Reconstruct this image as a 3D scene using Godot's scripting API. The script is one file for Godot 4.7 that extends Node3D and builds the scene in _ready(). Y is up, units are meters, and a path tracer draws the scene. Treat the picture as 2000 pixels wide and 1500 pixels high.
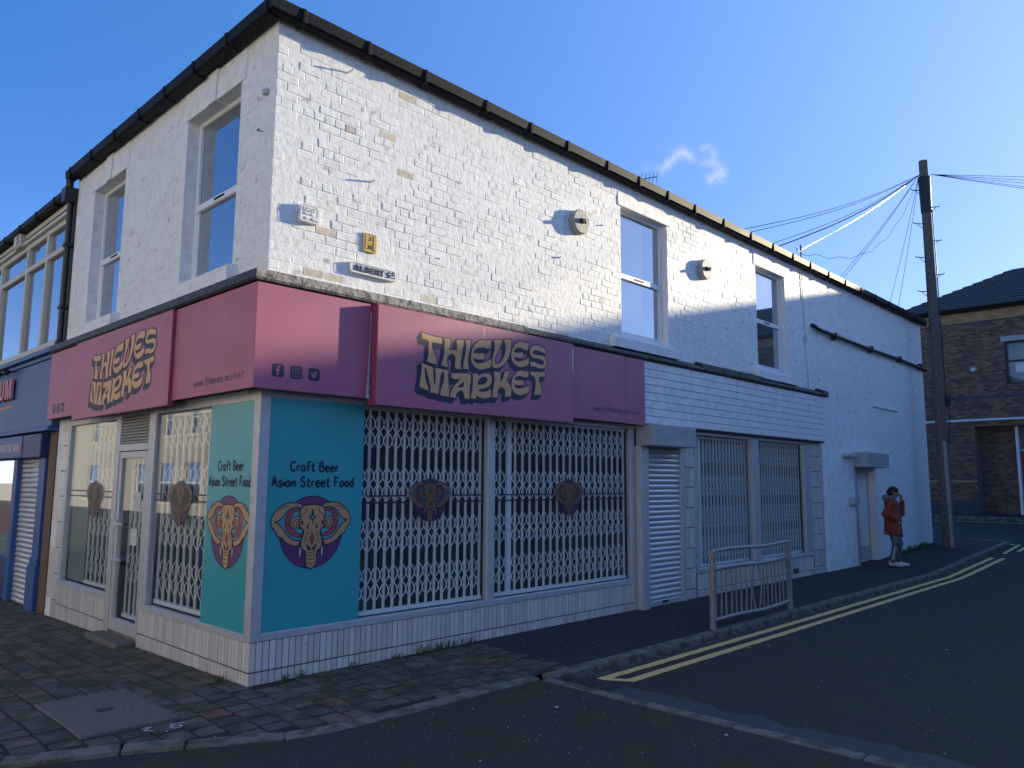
extends Node3D
# A white painted corner shop on a street corner on a low-sun winter afternoon. x runs along Albert Street, z out of its facade, y up; the corner's foot is the origin.

const EXPOSURE := 2.1
const SUN_TO := Vector3(3.7, 0.87, 1.0)
const TL := Transform3D(Basis(Vector3(0, 0, 1), Vector3(0, 1, 0), Vector3(-1, 0, 0)), Vector3.ZERO)  # frame of the facade on the other street: local x = world z, local z = out of the wall
const TA := Transform3D.IDENTITY
const COURSE := 0.0855
const LETTERS := [
	[-835,236,-798,232,-680,221,-560,220,-565,158,-611,154,-669,160,-697,149,-701,119,-681,77,-647,30,-628,-13,-637,-62,-701,-58,-763,-40,-745,3,-737,55,-741,113,-733,151,-764,173,-820,176],  # T
	[-531,222,-447,228,-448,190,-455,144,-469,108,-425,114,-385,115,-360,107,-354,157,-361,194,-362,228,-261,240,-260,200,-274,145,-288,66,-300,-4,-290,-73,-371,-80,-380,-28,-373,26,-389,62,-424,72,-458,60,-482,27,-489,-18,-475,-73,-529,-71,-566,-65,-554,-19,-536,43,-528,112,-525,172],  # H
	[-240,245,-154,253,-157,214,-171,150,-191,78,-195,9,-180,-63,-262,-64,-261,-14,-244,56,-228,135,-224,197],  # I
	[142,298,138,214,94,192,40,197,-19,192,-67,175,-103,151,-124,121,-45,122,30,137,52,108,36,71,-44,59,-102,64,-123,56,-101,27,-43,15,42,36,145,84,141,4,76,-27,-10,-46,-84,-33,-132,4,-154,60,-148,122,-125,180,-78,233,-4,276,71,278],  # E
	[183,304,307,319,302,276,271,215,232,154,200,94,206,47,239,39,295,70,340,127,367,196,372,261,346,327,461,343,459,273,442,189,402,111,346,52,279,8,207,-8,162,7,160,50,177,124,199,198,198,262],  # U
	[743,352,743,268,701,255,629,272,558,265,523,240,500,208,570,207,653,224,663,183,642,160,559,150,510,159,503,143,536,114,606,114,678,135,756,170,744,97,666,59,583,50,513,75,471,127,465,192,488,252,534,307,605,346,677,337],  # E
	[1036,315,1048,252,972,268,897,278,835,268,813,240,842,222,922,224,1010,222,1055,189,1055,129,1011,81,923,71,848,84,787,73,775,126,848,135,923,118,985,117,1017,142,998,169,935,183,848,181,786,203,772,243,786,291,835,327,909,337,972,324],  # S
	[-836,-63,-790,-79,-677,-96,-672,-165,-664,-237,-653,-287,-642,-235,-637,-168,-651,-104,-567,-103,-469,-110,-473,-174,-461,-254,-453,-321,-455,-380,-575,-372,-562,-308,-534,-239,-522,-171,-532,-135,-556,-134,-575,-169,-585,-237,-589,-303,-597,-364,-708,-354,-702,-307,-720,-243,-745,-173,-770,-110,-788,-119,-780,-184,-762,-254,-737,-303,-727,-339,-797,-326,-848,-309,-836,-233,-825,-152,-821,-101],  # M
	[-424,-131,-310,-119,-218,-111,-156,-118,-150,-171,-164,-241,-168,-310,-172,-379,-238,-381,-250,-333,-276,-297,-316,-308,-355,-342,-364,-384,-439,-379,-425,-318,-387,-262,-328,-204,-283,-165,-348,-187,-408,-186,-429,-165],  # A
	[-125,-103,-41,-98,-46,-130,-9,-102,55,-82,120,-85,159,-116,154,-172,122,-214,57,-244,-12,-260,-54,-273,-6,-285,58,-283,144,-252,151,-329,70,-352,-10,-351,-69,-332,-79,-372,-152,-366,-134,-300,-123,-237,-119,-168],  # R
	[185,-50,296,-42,292,-111,284,-151,331,-107,364,-23,442,-15,422,-73,382,-126,445,-168,467,-222,458,-296,361,-312,372,-255,343,-217,298,-210,265,-233,249,-282,261,-324,173,-335,177,-272,193,-192,203,-120],  # K
	[745,18,745,-48,679,-59,608,-54,549,-68,508,-105,584,-107,661,-94,668,-138,632,-156,550,-162,509,-158,532,-192,597,-198,680,-178,761,-146,752,-221,680,-256,598,-272,516,-250,475,-197,470,-133,497,-74,549,-19,631,14,691,4],  # E
	[775,15,898,22,1036,37,1036,-22,960,-24,923,-38,936,-87,967,-152,980,-193,967,-237,843,-246,862,-178,871,-102,855,-45,787,-19],  # T
]
const LETTER_HOLES := [
	[-252,-204,-307,-240,-342,-269,-286,-269,-251,-250],
	[-55,-216,-40,-168,2,-132,66,-118,94,-139,78,-179,14,-209],
]
const ELEPHANT := {
	"ear": [-88,233,-129,254,-184,263,-246,261,-299,243,-350,210,-389,164,-409,110,-401,63,-367,21,-338,-27,-296,-46,-268,-77,-221,-104,-166,-120,-135,-115,-121,-85,-117,-71,-161,-69,-216,-46,-256,-10,-293,39,-328,74,-374,96,-330,111,-290,141,-265,181,-228,207,-174,224,-119,214],
	"ear_inside": [-374,96,-330,111,-290,141,-265,181,-228,207,-174,224,-119,214,-96,52,-110,-72,-161,-69,-216,-46,-256,-10,-293,39,-328,74],
	"ring": [-119,211,-197,207,-242,180,-267,133,-272,79,-258,31,-225,-12,-170,-38,-107,-43,-108,-17,-156,-4,-196,28,-221,57,-230,91,-217,139,-195,172,-157,189,-117,184],
	"flower": [-115,129,-155,140,-193,134,-214,104,-221,57,-193,42,-165,27,-134,36,-110,32],
	"head": [-8,245,-56,242,-104,226,-126,198,-132,164,-122,122,-133,95,-127,60,-106,32,-86,17,-88,-17,-102,-58,-112,-99,-103,-134,-78,-159,-61,-174,-56,-212,-58,-253,-48,-295,-23,-318,8,-327],
	"eye": [-110,104,-96,94,-93,73,-102,59,-115,73,-117,91],
	"tear": [-37,85,-48,61,-59,40,-51,24,-39,36,-36,60],
	"nostril": [-49,-102,-48,-130,-34,-158,-14,-167,-7,-146,-28,-124],
	"tusk": [-117,-130,-123,-167,-119,-215,-107,-223,-102,-175,-101,-141],
}
const ELEPHANT_LINES := [
	[-67,211,-73,176,-101,160,-123,143],
	[-68,-25,-53,-12,-29,-6],
	[-74,-63,-60,-43,-36,-35],
	[-77,-95,-62,-77,-38,-70],
	[-345,193,-313,216,-268,232,-237,232],
	[-118,112,-154,115,-184,103,-195,80,-182,55,-150,44,-115,49],
	[-121,94,-153,92,-164,76,-147,61,-120,63],
]
const GLYPHS := {
	"C": [0.65, [0.6,0.85,0.4,1,0.15,0.85,0.02,0.5,0.1,0.15,0.35,0,0.6,0.12]],
	"r": [0.42, [0.05,0.55,0.08,0], [0.08,0.35,0.2,0.52,0.38,0.55]],
	"a": [0.58, [0.45,0.5,0.25,0.58,0.06,0.42,0.05,0.15,0.2,0,0.38,0.1,0.45,0.46], [0.47,0.55,0.48,0.05,0.55,0]],
	"f": [0.48, [0.5,0.95,0.3,1,0.2,0.8,0.2,0], [0.02,0.5,0.42,0.52]],
	"t": [0.48, [0.2,0.9,0.2,0.15,0.32,0,0.45,0.06], [0.02,0.6,0.45,0.62]],
	"B": [0.62, [0.05,1,0.05,0], [0.05,1,0.4,0.95,0.45,0.75,0.3,0.55,0.05,0.52], [0.3,0.55,0.55,0.4,0.5,0.12,0.3,0,0.05,0]],
	"e": [0.56, [0.06,0.3,0.48,0.34,0.42,0.52,0.25,0.58,0.08,0.45,0.05,0.2,0.18,0.02,0.36,0,0.5,0.1]],
	"A": [0.66, [0.02,0,0.3,1,0.6,0], [0.12,0.38,0.5,0.38]],
	"s": [0.46, [0.4,0.52,0.22,0.58,0.08,0.46,0.2,0.33,0.38,0.22,0.36,0.06,0.18,0,0.03,0.08]],
	"i": [0.18, [0.08,0.55,0.08,0], [0.08,0.74,0.09,0.82]],
	"n": [0.52, [0.05,0.55,0.06,0], [0.06,0.35,0.2,0.54,0.38,0.5,0.42,0.3,0.43,0]],
	"S": [0.6, [0.52,0.88,0.3,1,0.08,0.85,0.1,0.62,0.35,0.5,0.52,0.32,0.46,0.08,0.22,0,0.02,0.12]],
	"F": [0.6, [0.06,0,0.06,1,0.55,0.98], [0.06,0.52,0.42,0.53]],
	"o": [0.55, [0.27,0.58,0.08,0.45,0.06,0.18,0.22,0,0.42,0.1,0.48,0.36,0.4,0.54,0.29,0.58]],
	"d": [0.58, [0.45,0.45,0.25,0.56,0.08,0.42,0.06,0.15,0.2,0,0.38,0.08,0.45,0.3], [0.47,1,0.46,0.05,0.52,0]],
	"w": [0.62, [0.02,0.55,0.14,0.02,0.28,0.45,0.42,0.02,0.56,0.55]],
	".": [0.2, [0.06,0.0,0.07,0.08]],
	"h": [0.52, [0.06,1,0.06,0], [0.06,0.35,0.2,0.55,0.36,0.52,0.42,0.3,0.42,0]],
	"v": [0.46, [0.02,0.55,0.2,0,0.4,0.55]],
	"m": [0.66, [0.05,0.55,0.05,0], [0.05,0.38,0.16,0.54,0.26,0.5,0.3,0.3,0.3,0], [0.3,0.38,0.42,0.54,0.52,0.5,0.56,0.3,0.56,0]],
	"k": [0.5, [0.06,1,0.06,0], [0.4,0.55,0.08,0.25], [0.16,0.32,0.44,0]],
	" ": [0.36],
}

# ---------------------------------------------------------------- shapes
class MB:
	var v := PackedVector3Array()
	var n := PackedVector3Array()
	var c := PackedColorArray()
	var tint := Color.WHITE
	func tri(a: Vector3, b: Vector3, d: Vector3, na := Vector3.ZERO, nb := Vector3.ZERO, nd := Vector3.ZERO) -> void:  # counter-clockwise seen from outside
		var f := (b - a).cross(d - a).normalized()
		v.append_array([a, d, b])
		n.append_array([f if na == Vector3.ZERO else na, f if nd == Vector3.ZERO else nd, f if nb == Vector3.ZERO else nb])
		c.append_array([tint, tint, tint])
	func quad(a: Vector3, b: Vector3, d: Vector3, e: Vector3) -> void:
		tri(a, b, d)
		tri(a, d, e)
	func quad_out(a: Vector3, b: Vector3, d: Vector3, e: Vector3, mid: Vector3) -> void:
		if (b - a).cross(d - a).dot((a + b + d + e) / 4.0 - mid) < 0.0:
			quad(a, e, d, b)
		else:
			quad(a, b, d, e)
	func box(lo: Vector3, hi: Vector3) -> void:
		var m := (lo + hi) / 2.0
		quad_out(Vector3(lo.x, lo.y, lo.z), Vector3(lo.x, hi.y, lo.z), Vector3(lo.x, hi.y, hi.z), Vector3(lo.x, lo.y, hi.z), m)
		quad_out(Vector3(hi.x, lo.y, lo.z), Vector3(hi.x, hi.y, lo.z), Vector3(hi.x, hi.y, hi.z), Vector3(hi.x, lo.y, hi.z), m)
		quad_out(Vector3(lo.x, lo.y, lo.z), Vector3(hi.x, lo.y, lo.z), Vector3(hi.x, lo.y, hi.z), Vector3(lo.x, lo.y, hi.z), m)
		quad_out(Vector3(lo.x, hi.y, lo.z), Vector3(hi.x, hi.y, lo.z), Vector3(hi.x, hi.y, hi.z), Vector3(lo.x, hi.y, hi.z), m)
		quad_out(Vector3(lo.x, lo.y, lo.z), Vector3(hi.x, lo.y, lo.z), Vector3(hi.x, hi.y, lo.z), Vector3(lo.x, hi.y, lo.z), m)
		quad_out(Vector3(lo.x, lo.y, hi.z), Vector3(hi.x, lo.y, hi.z), Vector3(hi.x, hi.y, hi.z), Vector3(lo.x, hi.y, hi.z), m)
	func cbox(lo: Vector3, hi: Vector3, bev := 0.004) -> void:  # a box with chamfered edges
		var m := (lo + hi) / 2.0
		var h := (hi - lo) / 2.0
		var b := minf(bev, 0.45 * minf(h.x, minf(h.y, h.z)))
		var at := func(sx: int, sy: int, sz: int, axis: int) -> Vector3:
			var p := Vector3(sx * h.x, sy * h.y, sz * h.z)
			for k in 3:
				if k != axis:
					p[k] -= signf(p[k]) * b
			return m + p
		for axis in 3:
			var o1 := (axis + 1) % 3
			var o2 := (axis + 2) % 3
			for s in [-1, 1]:
				var q: Array[Vector3] = []
				for w in [[-1, -1], [1, -1], [1, 1], [-1, 1]]:
					var g := [0, 0, 0]
					g[axis] = s
					g[o1] = w[0]
					g[o2] = w[1]
					q.append(at.call(g[0], g[1], g[2], axis))
				quad_out(q[0], q[1], q[2], q[3], m)
			for s1 in [-1, 1]:  # the four edges along this axis
				for s2 in [-1, 1]:
					var q: Array[Vector3] = []
					for w in [[-1, o1], [1, o1], [1, o2], [-1, o2]]:
						var g := [0, 0, 0]
						g[axis] = w[0]
						g[o1] = s1
						g[o2] = s2
						q.append(at.call(g[0], g[1], g[2], w[1]))
					quad_out(q[0], q[1], q[2], q[3], m)
		for sx in [-1, 1]:
			for sy in [-1, 1]:
				for sz in [-1, 1]:
					var a: Vector3 = at.call(sx, sy, sz, 0)
					var d: Vector3 = at.call(sx, sy, sz, 1)
					var e: Vector3 = at.call(sx, sy, sz, 2)
					if (d - a).cross(e - a).dot(a - m) < 0.0:
						tri(a, e, d)
					else:
						tri(a, d, e)
	func slab(u0: float, u1: float, v0: float, v1: float, z0: float, z1: float, ch: float, r: RandomNumberGenerator, jit: float) -> void:  # a brick or paver: front at z1, its edges falling back to z0
		var o: Array[Vector3] = [Vector3(u0, v0, z0), Vector3(u1, v0, z0), Vector3(u1, v1, z0), Vector3(u0, v1, z0)]
		var k := minf(ch, 0.3 * minf(u1 - u0, v1 - v0))
		var i: Array[Vector3] = [Vector3(u0 + k, v0 + k, z1), Vector3(u1 - k, v0 + k, z1), Vector3(u1 - k, v1 - k, z1), Vector3(u0 + k, v1 - k, z1)]
		for q in 4:
			i[q] += Vector3(r.randf_range(-jit, jit), r.randf_range(-jit, jit), r.randf_range(-jit, jit) * 0.5)
		quad(i[0], i[1], i[2], i[3])
		for q in 4:
			quad(o[q], o[(q + 1) % 4], i[(q + 1) % 4], i[q])
	func poly(p: PackedVector2Array, z: float) -> void:  # a flat outline facing +z
		var ix := Geometry2D.triangulate_polygon(p)
		for k in range(0, ix.size(), 3):
			var a := Vector3(p[ix[k]].x, p[ix[k]].y, z)
			var b := Vector3(p[ix[k + 1]].x, p[ix[k + 1]].y, z)
			var d := Vector3(p[ix[k + 2]].x, p[ix[k + 2]].y, z)
			if (b - a).cross(d - a).z < 0.0:
				tri(a, d, b)
			else:
				tri(a, b, d)
	func solid(p: PackedVector2Array, z0: float, z1: float) -> void:  # an outline with thickness
		poly(p, z1)
		var turn := 1.0 if not Geometry2D.is_polygon_clockwise(p) else -1.0
		for k in p.size():
			var a := p[k]
			var b := p[(k + 1) % p.size()]
			if turn > 0.0:
				quad(Vector3(a.x, a.y, z0), Vector3(b.x, b.y, z0), Vector3(b.x, b.y, z1), Vector3(a.x, a.y, z1))
			else:
				quad(Vector3(b.x, b.y, z0), Vector3(a.x, a.y, z0), Vector3(a.x, a.y, z1), Vector3(b.x, b.y, z1))
	func ribbon(p: PackedVector2Array, w: float, z: float, closed := false) -> void:  # a flat stroke
		var l := PackedVector2Array()
		var r := PackedVector2Array()
		var m := p.size()
		for k in m:
			var prev := p[(k - 1 + m) % m] if closed or k > 0 else p[k] * 2.0 - p[k + 1]
			var next := p[(k + 1) % m] if closed or k < m - 1 else p[k] * 2.0 - p[k - 1]
			var d1 := (p[k] - prev).normalized()
			var d2 := (next - p[k]).normalized()
			var nn := (d1.orthogonal() + d2.orthogonal())
			nn = nn.normalized() if nn.length() > 0.01 else d1.orthogonal()
			var s := w / 2.0 / maxf(0.55, nn.dot(d1.orthogonal()))
			l.append(p[k] + nn * s)
			r.append(p[k] - nn * s)
		for k in (m if closed else m - 1):
			var k2 := (k + 1) % m
			var a := Vector3(l[k].x, l[k].y, z)
			var b := Vector3(r[k].x, r[k].y, z)
			var d := Vector3(r[k2].x, r[k2].y, z)
			var e := Vector3(l[k2].x, l[k2].y, z)
			if (b - a).cross(d - a).z < 0.0:
				quad(a, e, d, b)
			else:
				quad(a, b, d, e)
	func tube(p: PackedVector3Array, rad: PackedFloat32Array, seg := 8, caps := true) -> void:
		var rings: Array = []
		var norms: Array = []
		for k in p.size():
			var d := (p[mini(k + 1, p.size() - 1)] - p[maxi(k - 1, 0)]).normalized()
			var a := d.cross(Vector3(0.13, 0.21, 1) if absf(d.z) < 0.9 else Vector3.UP).normalized()
			var b := d.cross(a)
			var ring := PackedVector3Array()
			var nr := PackedVector3Array()
			for s in seg:
				var t := TAU * s / seg
				var o := a * cos(t) + b * sin(t)
				nr.append(o)
				ring.append(p[k] + o * rad[mini(k, rad.size() - 1)])
			rings.append(ring)
			norms.append(nr)
		for k in p.size() - 1:
			for s in seg:
				var t := (s + 1) % seg
				tri(rings[k][s], rings[k][t], rings[k + 1][t], norms[k][s], norms[k][t], norms[k + 1][t])
				tri(rings[k][s], rings[k + 1][t], rings[k + 1][s], norms[k][s], norms[k + 1][t], norms[k + 1][s])
		if caps:
			for s in seg:
				tri(p[0], rings[0][(s + 1) % seg], rings[0][s])
				tri(p[-1], rings[-1][s], rings[-1][(s + 1) % seg])
	func sweep_x(profile: PackedVector2Array, x0: float, x1: float, m0 := 0.0, m1 := 0.0) -> void:  # a (z, y) outline along x; m0, m1 mitre the ends: x moves by m times z
		var q: Array[Vector3] = []
		var w: Array[Vector3] = []
		for k in profile:
			q.append(Vector3(x0 + m0 * k.x, k.y, k.x))
			w.append(Vector3(x1 + m1 * k.x, k.y, k.x))
		var mid := Vector2.ZERO
		for k in profile:
			mid += k / profile.size()
		for k in q.size():
			var k2 := (k + 1) % q.size()
			var e := (profile[k2] - profile[k])
			var out2 := Vector2(e.y, -e.x)
			if Geometry2D.is_polygon_clockwise(profile):
				out2 = -out2
			var want := Vector3(0, out2.y, out2.x)
			if (w[k] - q[k]).cross(w[k2] - q[k]).dot(want) > 0.0:
				quad(q[k], w[k], w[k2], q[k2])
			else:
				quad(q[k], q[k2], w[k2], w[k])
		var ix := Geometry2D.triangulate_polygon(profile)
		for k in range(0, ix.size(), 3):
			for side in [q, w]:
				var a: Vector3 = side[ix[k]]
				var b: Vector3 = side[ix[k + 1]]
				var d: Vector3 = side[ix[k + 2]]
				if ((b - a).cross(d - a).x < 0.0) == (side == q):
					tri(a, b, d)
				else:
					tri(a, d, b)
	func mesh() -> ArrayMesh:
		var a := []
		a.resize(Mesh.ARRAY_MAX)
		a[Mesh.ARRAY_VERTEX] = v
		a[Mesh.ARRAY_NORMAL] = n
		a[Mesh.ARRAY_COLOR] = c
		var m := ArrayMesh.new()
		m.add_surface_from_arrays(Mesh.PRIMITIVE_TRIANGLES, a)
		return m

# ---------------------------------------------------------------- scene helpers
var taken := {}
var rng := RandomNumberGenerator.new()
var M := {}

func numbered(called: String) -> String:
	var k: int = taken.get(called, 0)
	taken[called] = k + 1
	return called if k == 0 else "%s_%03d" % [called, k]

func tag(o: Node3D, label: String, category: String, group := "") -> Node3D:
	o.set_meta("label", label)
	o.set_meta("category", category)
	if group:
		o.set_meta("group", group)
	return o

func thing(called: String, label: String, category: String, at := Transform3D.IDENTITY, group := "") -> Node3D:
	var o := Node3D.new()
	o.name = numbered(called)
	o.transform = at
	add_child(o)
	return tag(o, label, category, group)

func part(parent: Node3D, called: String, shape, m: Material, at := Transform3D.IDENTITY) -> MeshInstance3D:
	var o := MeshInstance3D.new()
	o.mesh = shape.mesh() if shape is MB else shape
	o.material_override = m
	o.transform = at
	o.name = numbered(called) if parent == self else called
	parent.add_child(o, true)
	return o

func group_node(parent: Node3D, called: String, at := Transform3D.IDENTITY) -> Node3D:
	var o := Node3D.new()
	o.name = called
	o.transform = at
	parent.add_child(o, true)
	return o

func structure(called: String, shape, m: Material) -> MeshInstance3D:
	var o := part(self, called, shape, m)
	o.set_meta("kind", "structure")
	return o

func stuff(o: Node3D) -> Node3D:
	o.set_meta("kind", "stuff")
	return o

func boxes(list: Array, bev := 0.0) -> MB:  # [x0, x1, y0, y1, z0, z1] each
	var b := MB.new()
	for e in list:
		if bev > 0.0:
			b.cbox(Vector3(e[0], e[2], e[4]), Vector3(e[1], e[3], e[5]), bev)
		else:
			b.box(Vector3(e[0], e[2], e[4]), Vector3(e[1], e[3], e[5]))
	return b

func pts(flat: Array, k := 1.0, mirror := 1.0) -> PackedVector2Array:
	var p := PackedVector2Array()
	for i in range(0, flat.size(), 2):
		p.append(Vector2(flat[i] * k * mirror, flat[i + 1] * k))
	return p

func smooth(p: PackedVector2Array, closed := true, cuts := 4) -> PackedVector2Array:  # rounds an outline, corners sharper than 55 degrees stay
	var out := PackedVector2Array()
	var m := p.size()
	var tangent := PackedVector2Array()
	for k in m:
		var a := p[(k - 1 + m) % m] if closed or k > 0 else p[k]
		var b := p[(k + 1) % m] if closed or k < m - 1 else p[k]
		var sharp := absf((p[k] - a).angle_to(b - p[k])) > deg_to_rad(62.0) and a != p[k] and b != p[k]
		tangent.append(Vector2.ZERO if sharp else (b - a) * 0.5)
	for k in (m if closed else m - 1):
		var k2 := (k + 1) % m
		var span := (p[k2] - p[k]).length()
		var t0 := tangent[k].limit_length(span)
		var t1 := tangent[k2].limit_length(span)
		for i in cuts:
			var t := float(i) / cuts
			out.append(p[k] * (2 * t * t * t - 3 * t * t + 1) + t0 * (t * t * t - 2 * t * t + t) + p[k2] * (3 * t * t - 2 * t * t * t) + t1 * (t * t * t - t * t))
	if not closed:
		out.append(p[-1])
	return out

func circle(at: Vector2, r: float, seg := 32, ry := 0.0) -> PackedVector2Array:
	var p := PackedVector2Array()
	for k in seg:
		p.append(at + Vector2(cos(TAU * k / seg) * r, sin(TAU * k / seg) * (ry if ry > 0.0 else r)))
	return p

func round_rect(x0: float, x1: float, y0: float, y1: float, r: float) -> PackedVector2Array:
	var p := PackedVector2Array()
	for q in [[x1 - r, y1 - r, 0.0], [x0 + r, y1 - r, 90.0], [x0 + r, y0 + r, 180.0], [x1 - r, y0 + r, 270.0]]:
		for k in 5:
			var t := deg_to_rad(q[2] + k * 22.5)
			p.append(Vector2(q[0] + cos(t) * r, q[1] + sin(t) * r))
	return p

func writing(parent: Node3D, text: String, x0: float, x1: float, y: float, cap: float, w: float, z: float, m: Material) -> void:  # hand lettering in strokes, stretched to fit x0..x1
	var total := 0.0
	for ch in text:
		total += GLYPHS[ch][0] + 0.1
	var k := (x1 - x0) / (total - 0.1)
	var x := x0
	for ch in text:
		var b := MB.new()
		for s in range(1, GLYPHS[ch].size()):
			var p := PackedVector2Array()
			var f: Array = GLYPHS[ch][s]
			for i in range(0, f.size(), 2):
				p.append(Vector2(x + f[i] * k, y + f[i + 1] * cap))
			b.ribbon(smooth(p, false, 3), w, z + 0.0003 * s)
		if b.v.size():
			part(parent, "letter", b, m)
		x += (GLYPHS[ch][0] + 0.1) * k

func font(bold := true, serif := false) -> SystemFont:
	var f := SystemFont.new()
	f.font_names = PackedStringArray(["Droid Serif" if serif else "Droid Sans"])
	f.font_weight = 700 if bold else 400
	return f

func print_text(parent: Node3D, called: String, text: String, at: Vector3, height: float, width: float, m: Material, deep := 0.004, serif := false) -> MeshInstance3D:
	var t := TextMesh.new()
	t.text = text
	t.font = font(true, serif)
	t.font_size = 64
	t.pixel_size = 0.01
	t.depth = 0.5
	var s := t.get_aabb().size
	var o := part(parent, called, t, m)
	o.transform = Transform3D(Basis.from_scale(Vector3(width / s.x, height / s.y, deep / s.z)), at)
	o.position -= o.basis * t.get_aabb().get_center()
	return o

# ---------------------------------------------------------------- materials
func lin(r: float, g: float, b: float) -> Color:
	return Color(r, g, b).linear_to_srgb()

func noise_tex(freq: float, stops: Array, size := 512, octaves := 4, seed := 1, cell := false) -> NoiseTexture2D:
	var f := FastNoiseLite.new()
	f.seed = seed
	f.frequency = freq
	f.noise_type = FastNoiseLite.TYPE_CELLULAR if cell else FastNoiseLite.TYPE_SIMPLEX_SMOOTH
	f.fractal_octaves = octaves
	var t := NoiseTexture2D.new()
	t.noise = f
	t.width = size
	t.height = size
	t.seamless = true
	if stops:
		var g := Gradient.new()
		g.offsets = PackedFloat32Array(stops.map(func(s): return s[0]))
		g.colors = PackedColorArray(stops.map(func(s): return s[1]))
		t.color_ramp = g
	return t

func mat(c: Color, rough := 0.8, o := {}) -> StandardMaterial3D:
	var m := StandardMaterial3D.new()
	m.albedo_color = c
	m.roughness = rough
	for k in o:
		if k == "tex":
			m.albedo_texture = o[k]
		elif k == "bump":
			m.heightmap_enabled = true
			m.heightmap_texture = o[k][0]
			m.heightmap_scale = o[k][1]
		elif k == "tri":
			m.uv1_triplanar = true
			m.uv1_world_triplanar = true
			m.uv1_scale = Vector3.ONE * o[k]
		elif k == "over":  # patches of matter with an outline of their own, laid over the base colour
			m.detail_enabled = true
			m.detail_albedo = o[k][0]
			m.detail_blend_mode = BaseMaterial3D.BLEND_MODE_MIX
			m.detail_uv_layer = BaseMaterial3D.DETAIL_UV_2
			m.uv2_triplanar = true
			m.uv2_world_triplanar = true
			m.uv2_scale = Vector3.ONE * o[k][1]
		elif k == "vc":
			m.vertex_color_use_as_albedo = true
		else:
			m.set(k, o[k])
	return m

func film(of: StandardMaterial3D) -> StandardMaterial3D:  # the same inks on clear film, their colour darkened to half
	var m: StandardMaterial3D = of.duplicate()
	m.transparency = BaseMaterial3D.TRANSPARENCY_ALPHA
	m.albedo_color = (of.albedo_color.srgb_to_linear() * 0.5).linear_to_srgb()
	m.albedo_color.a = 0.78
	return m

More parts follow.
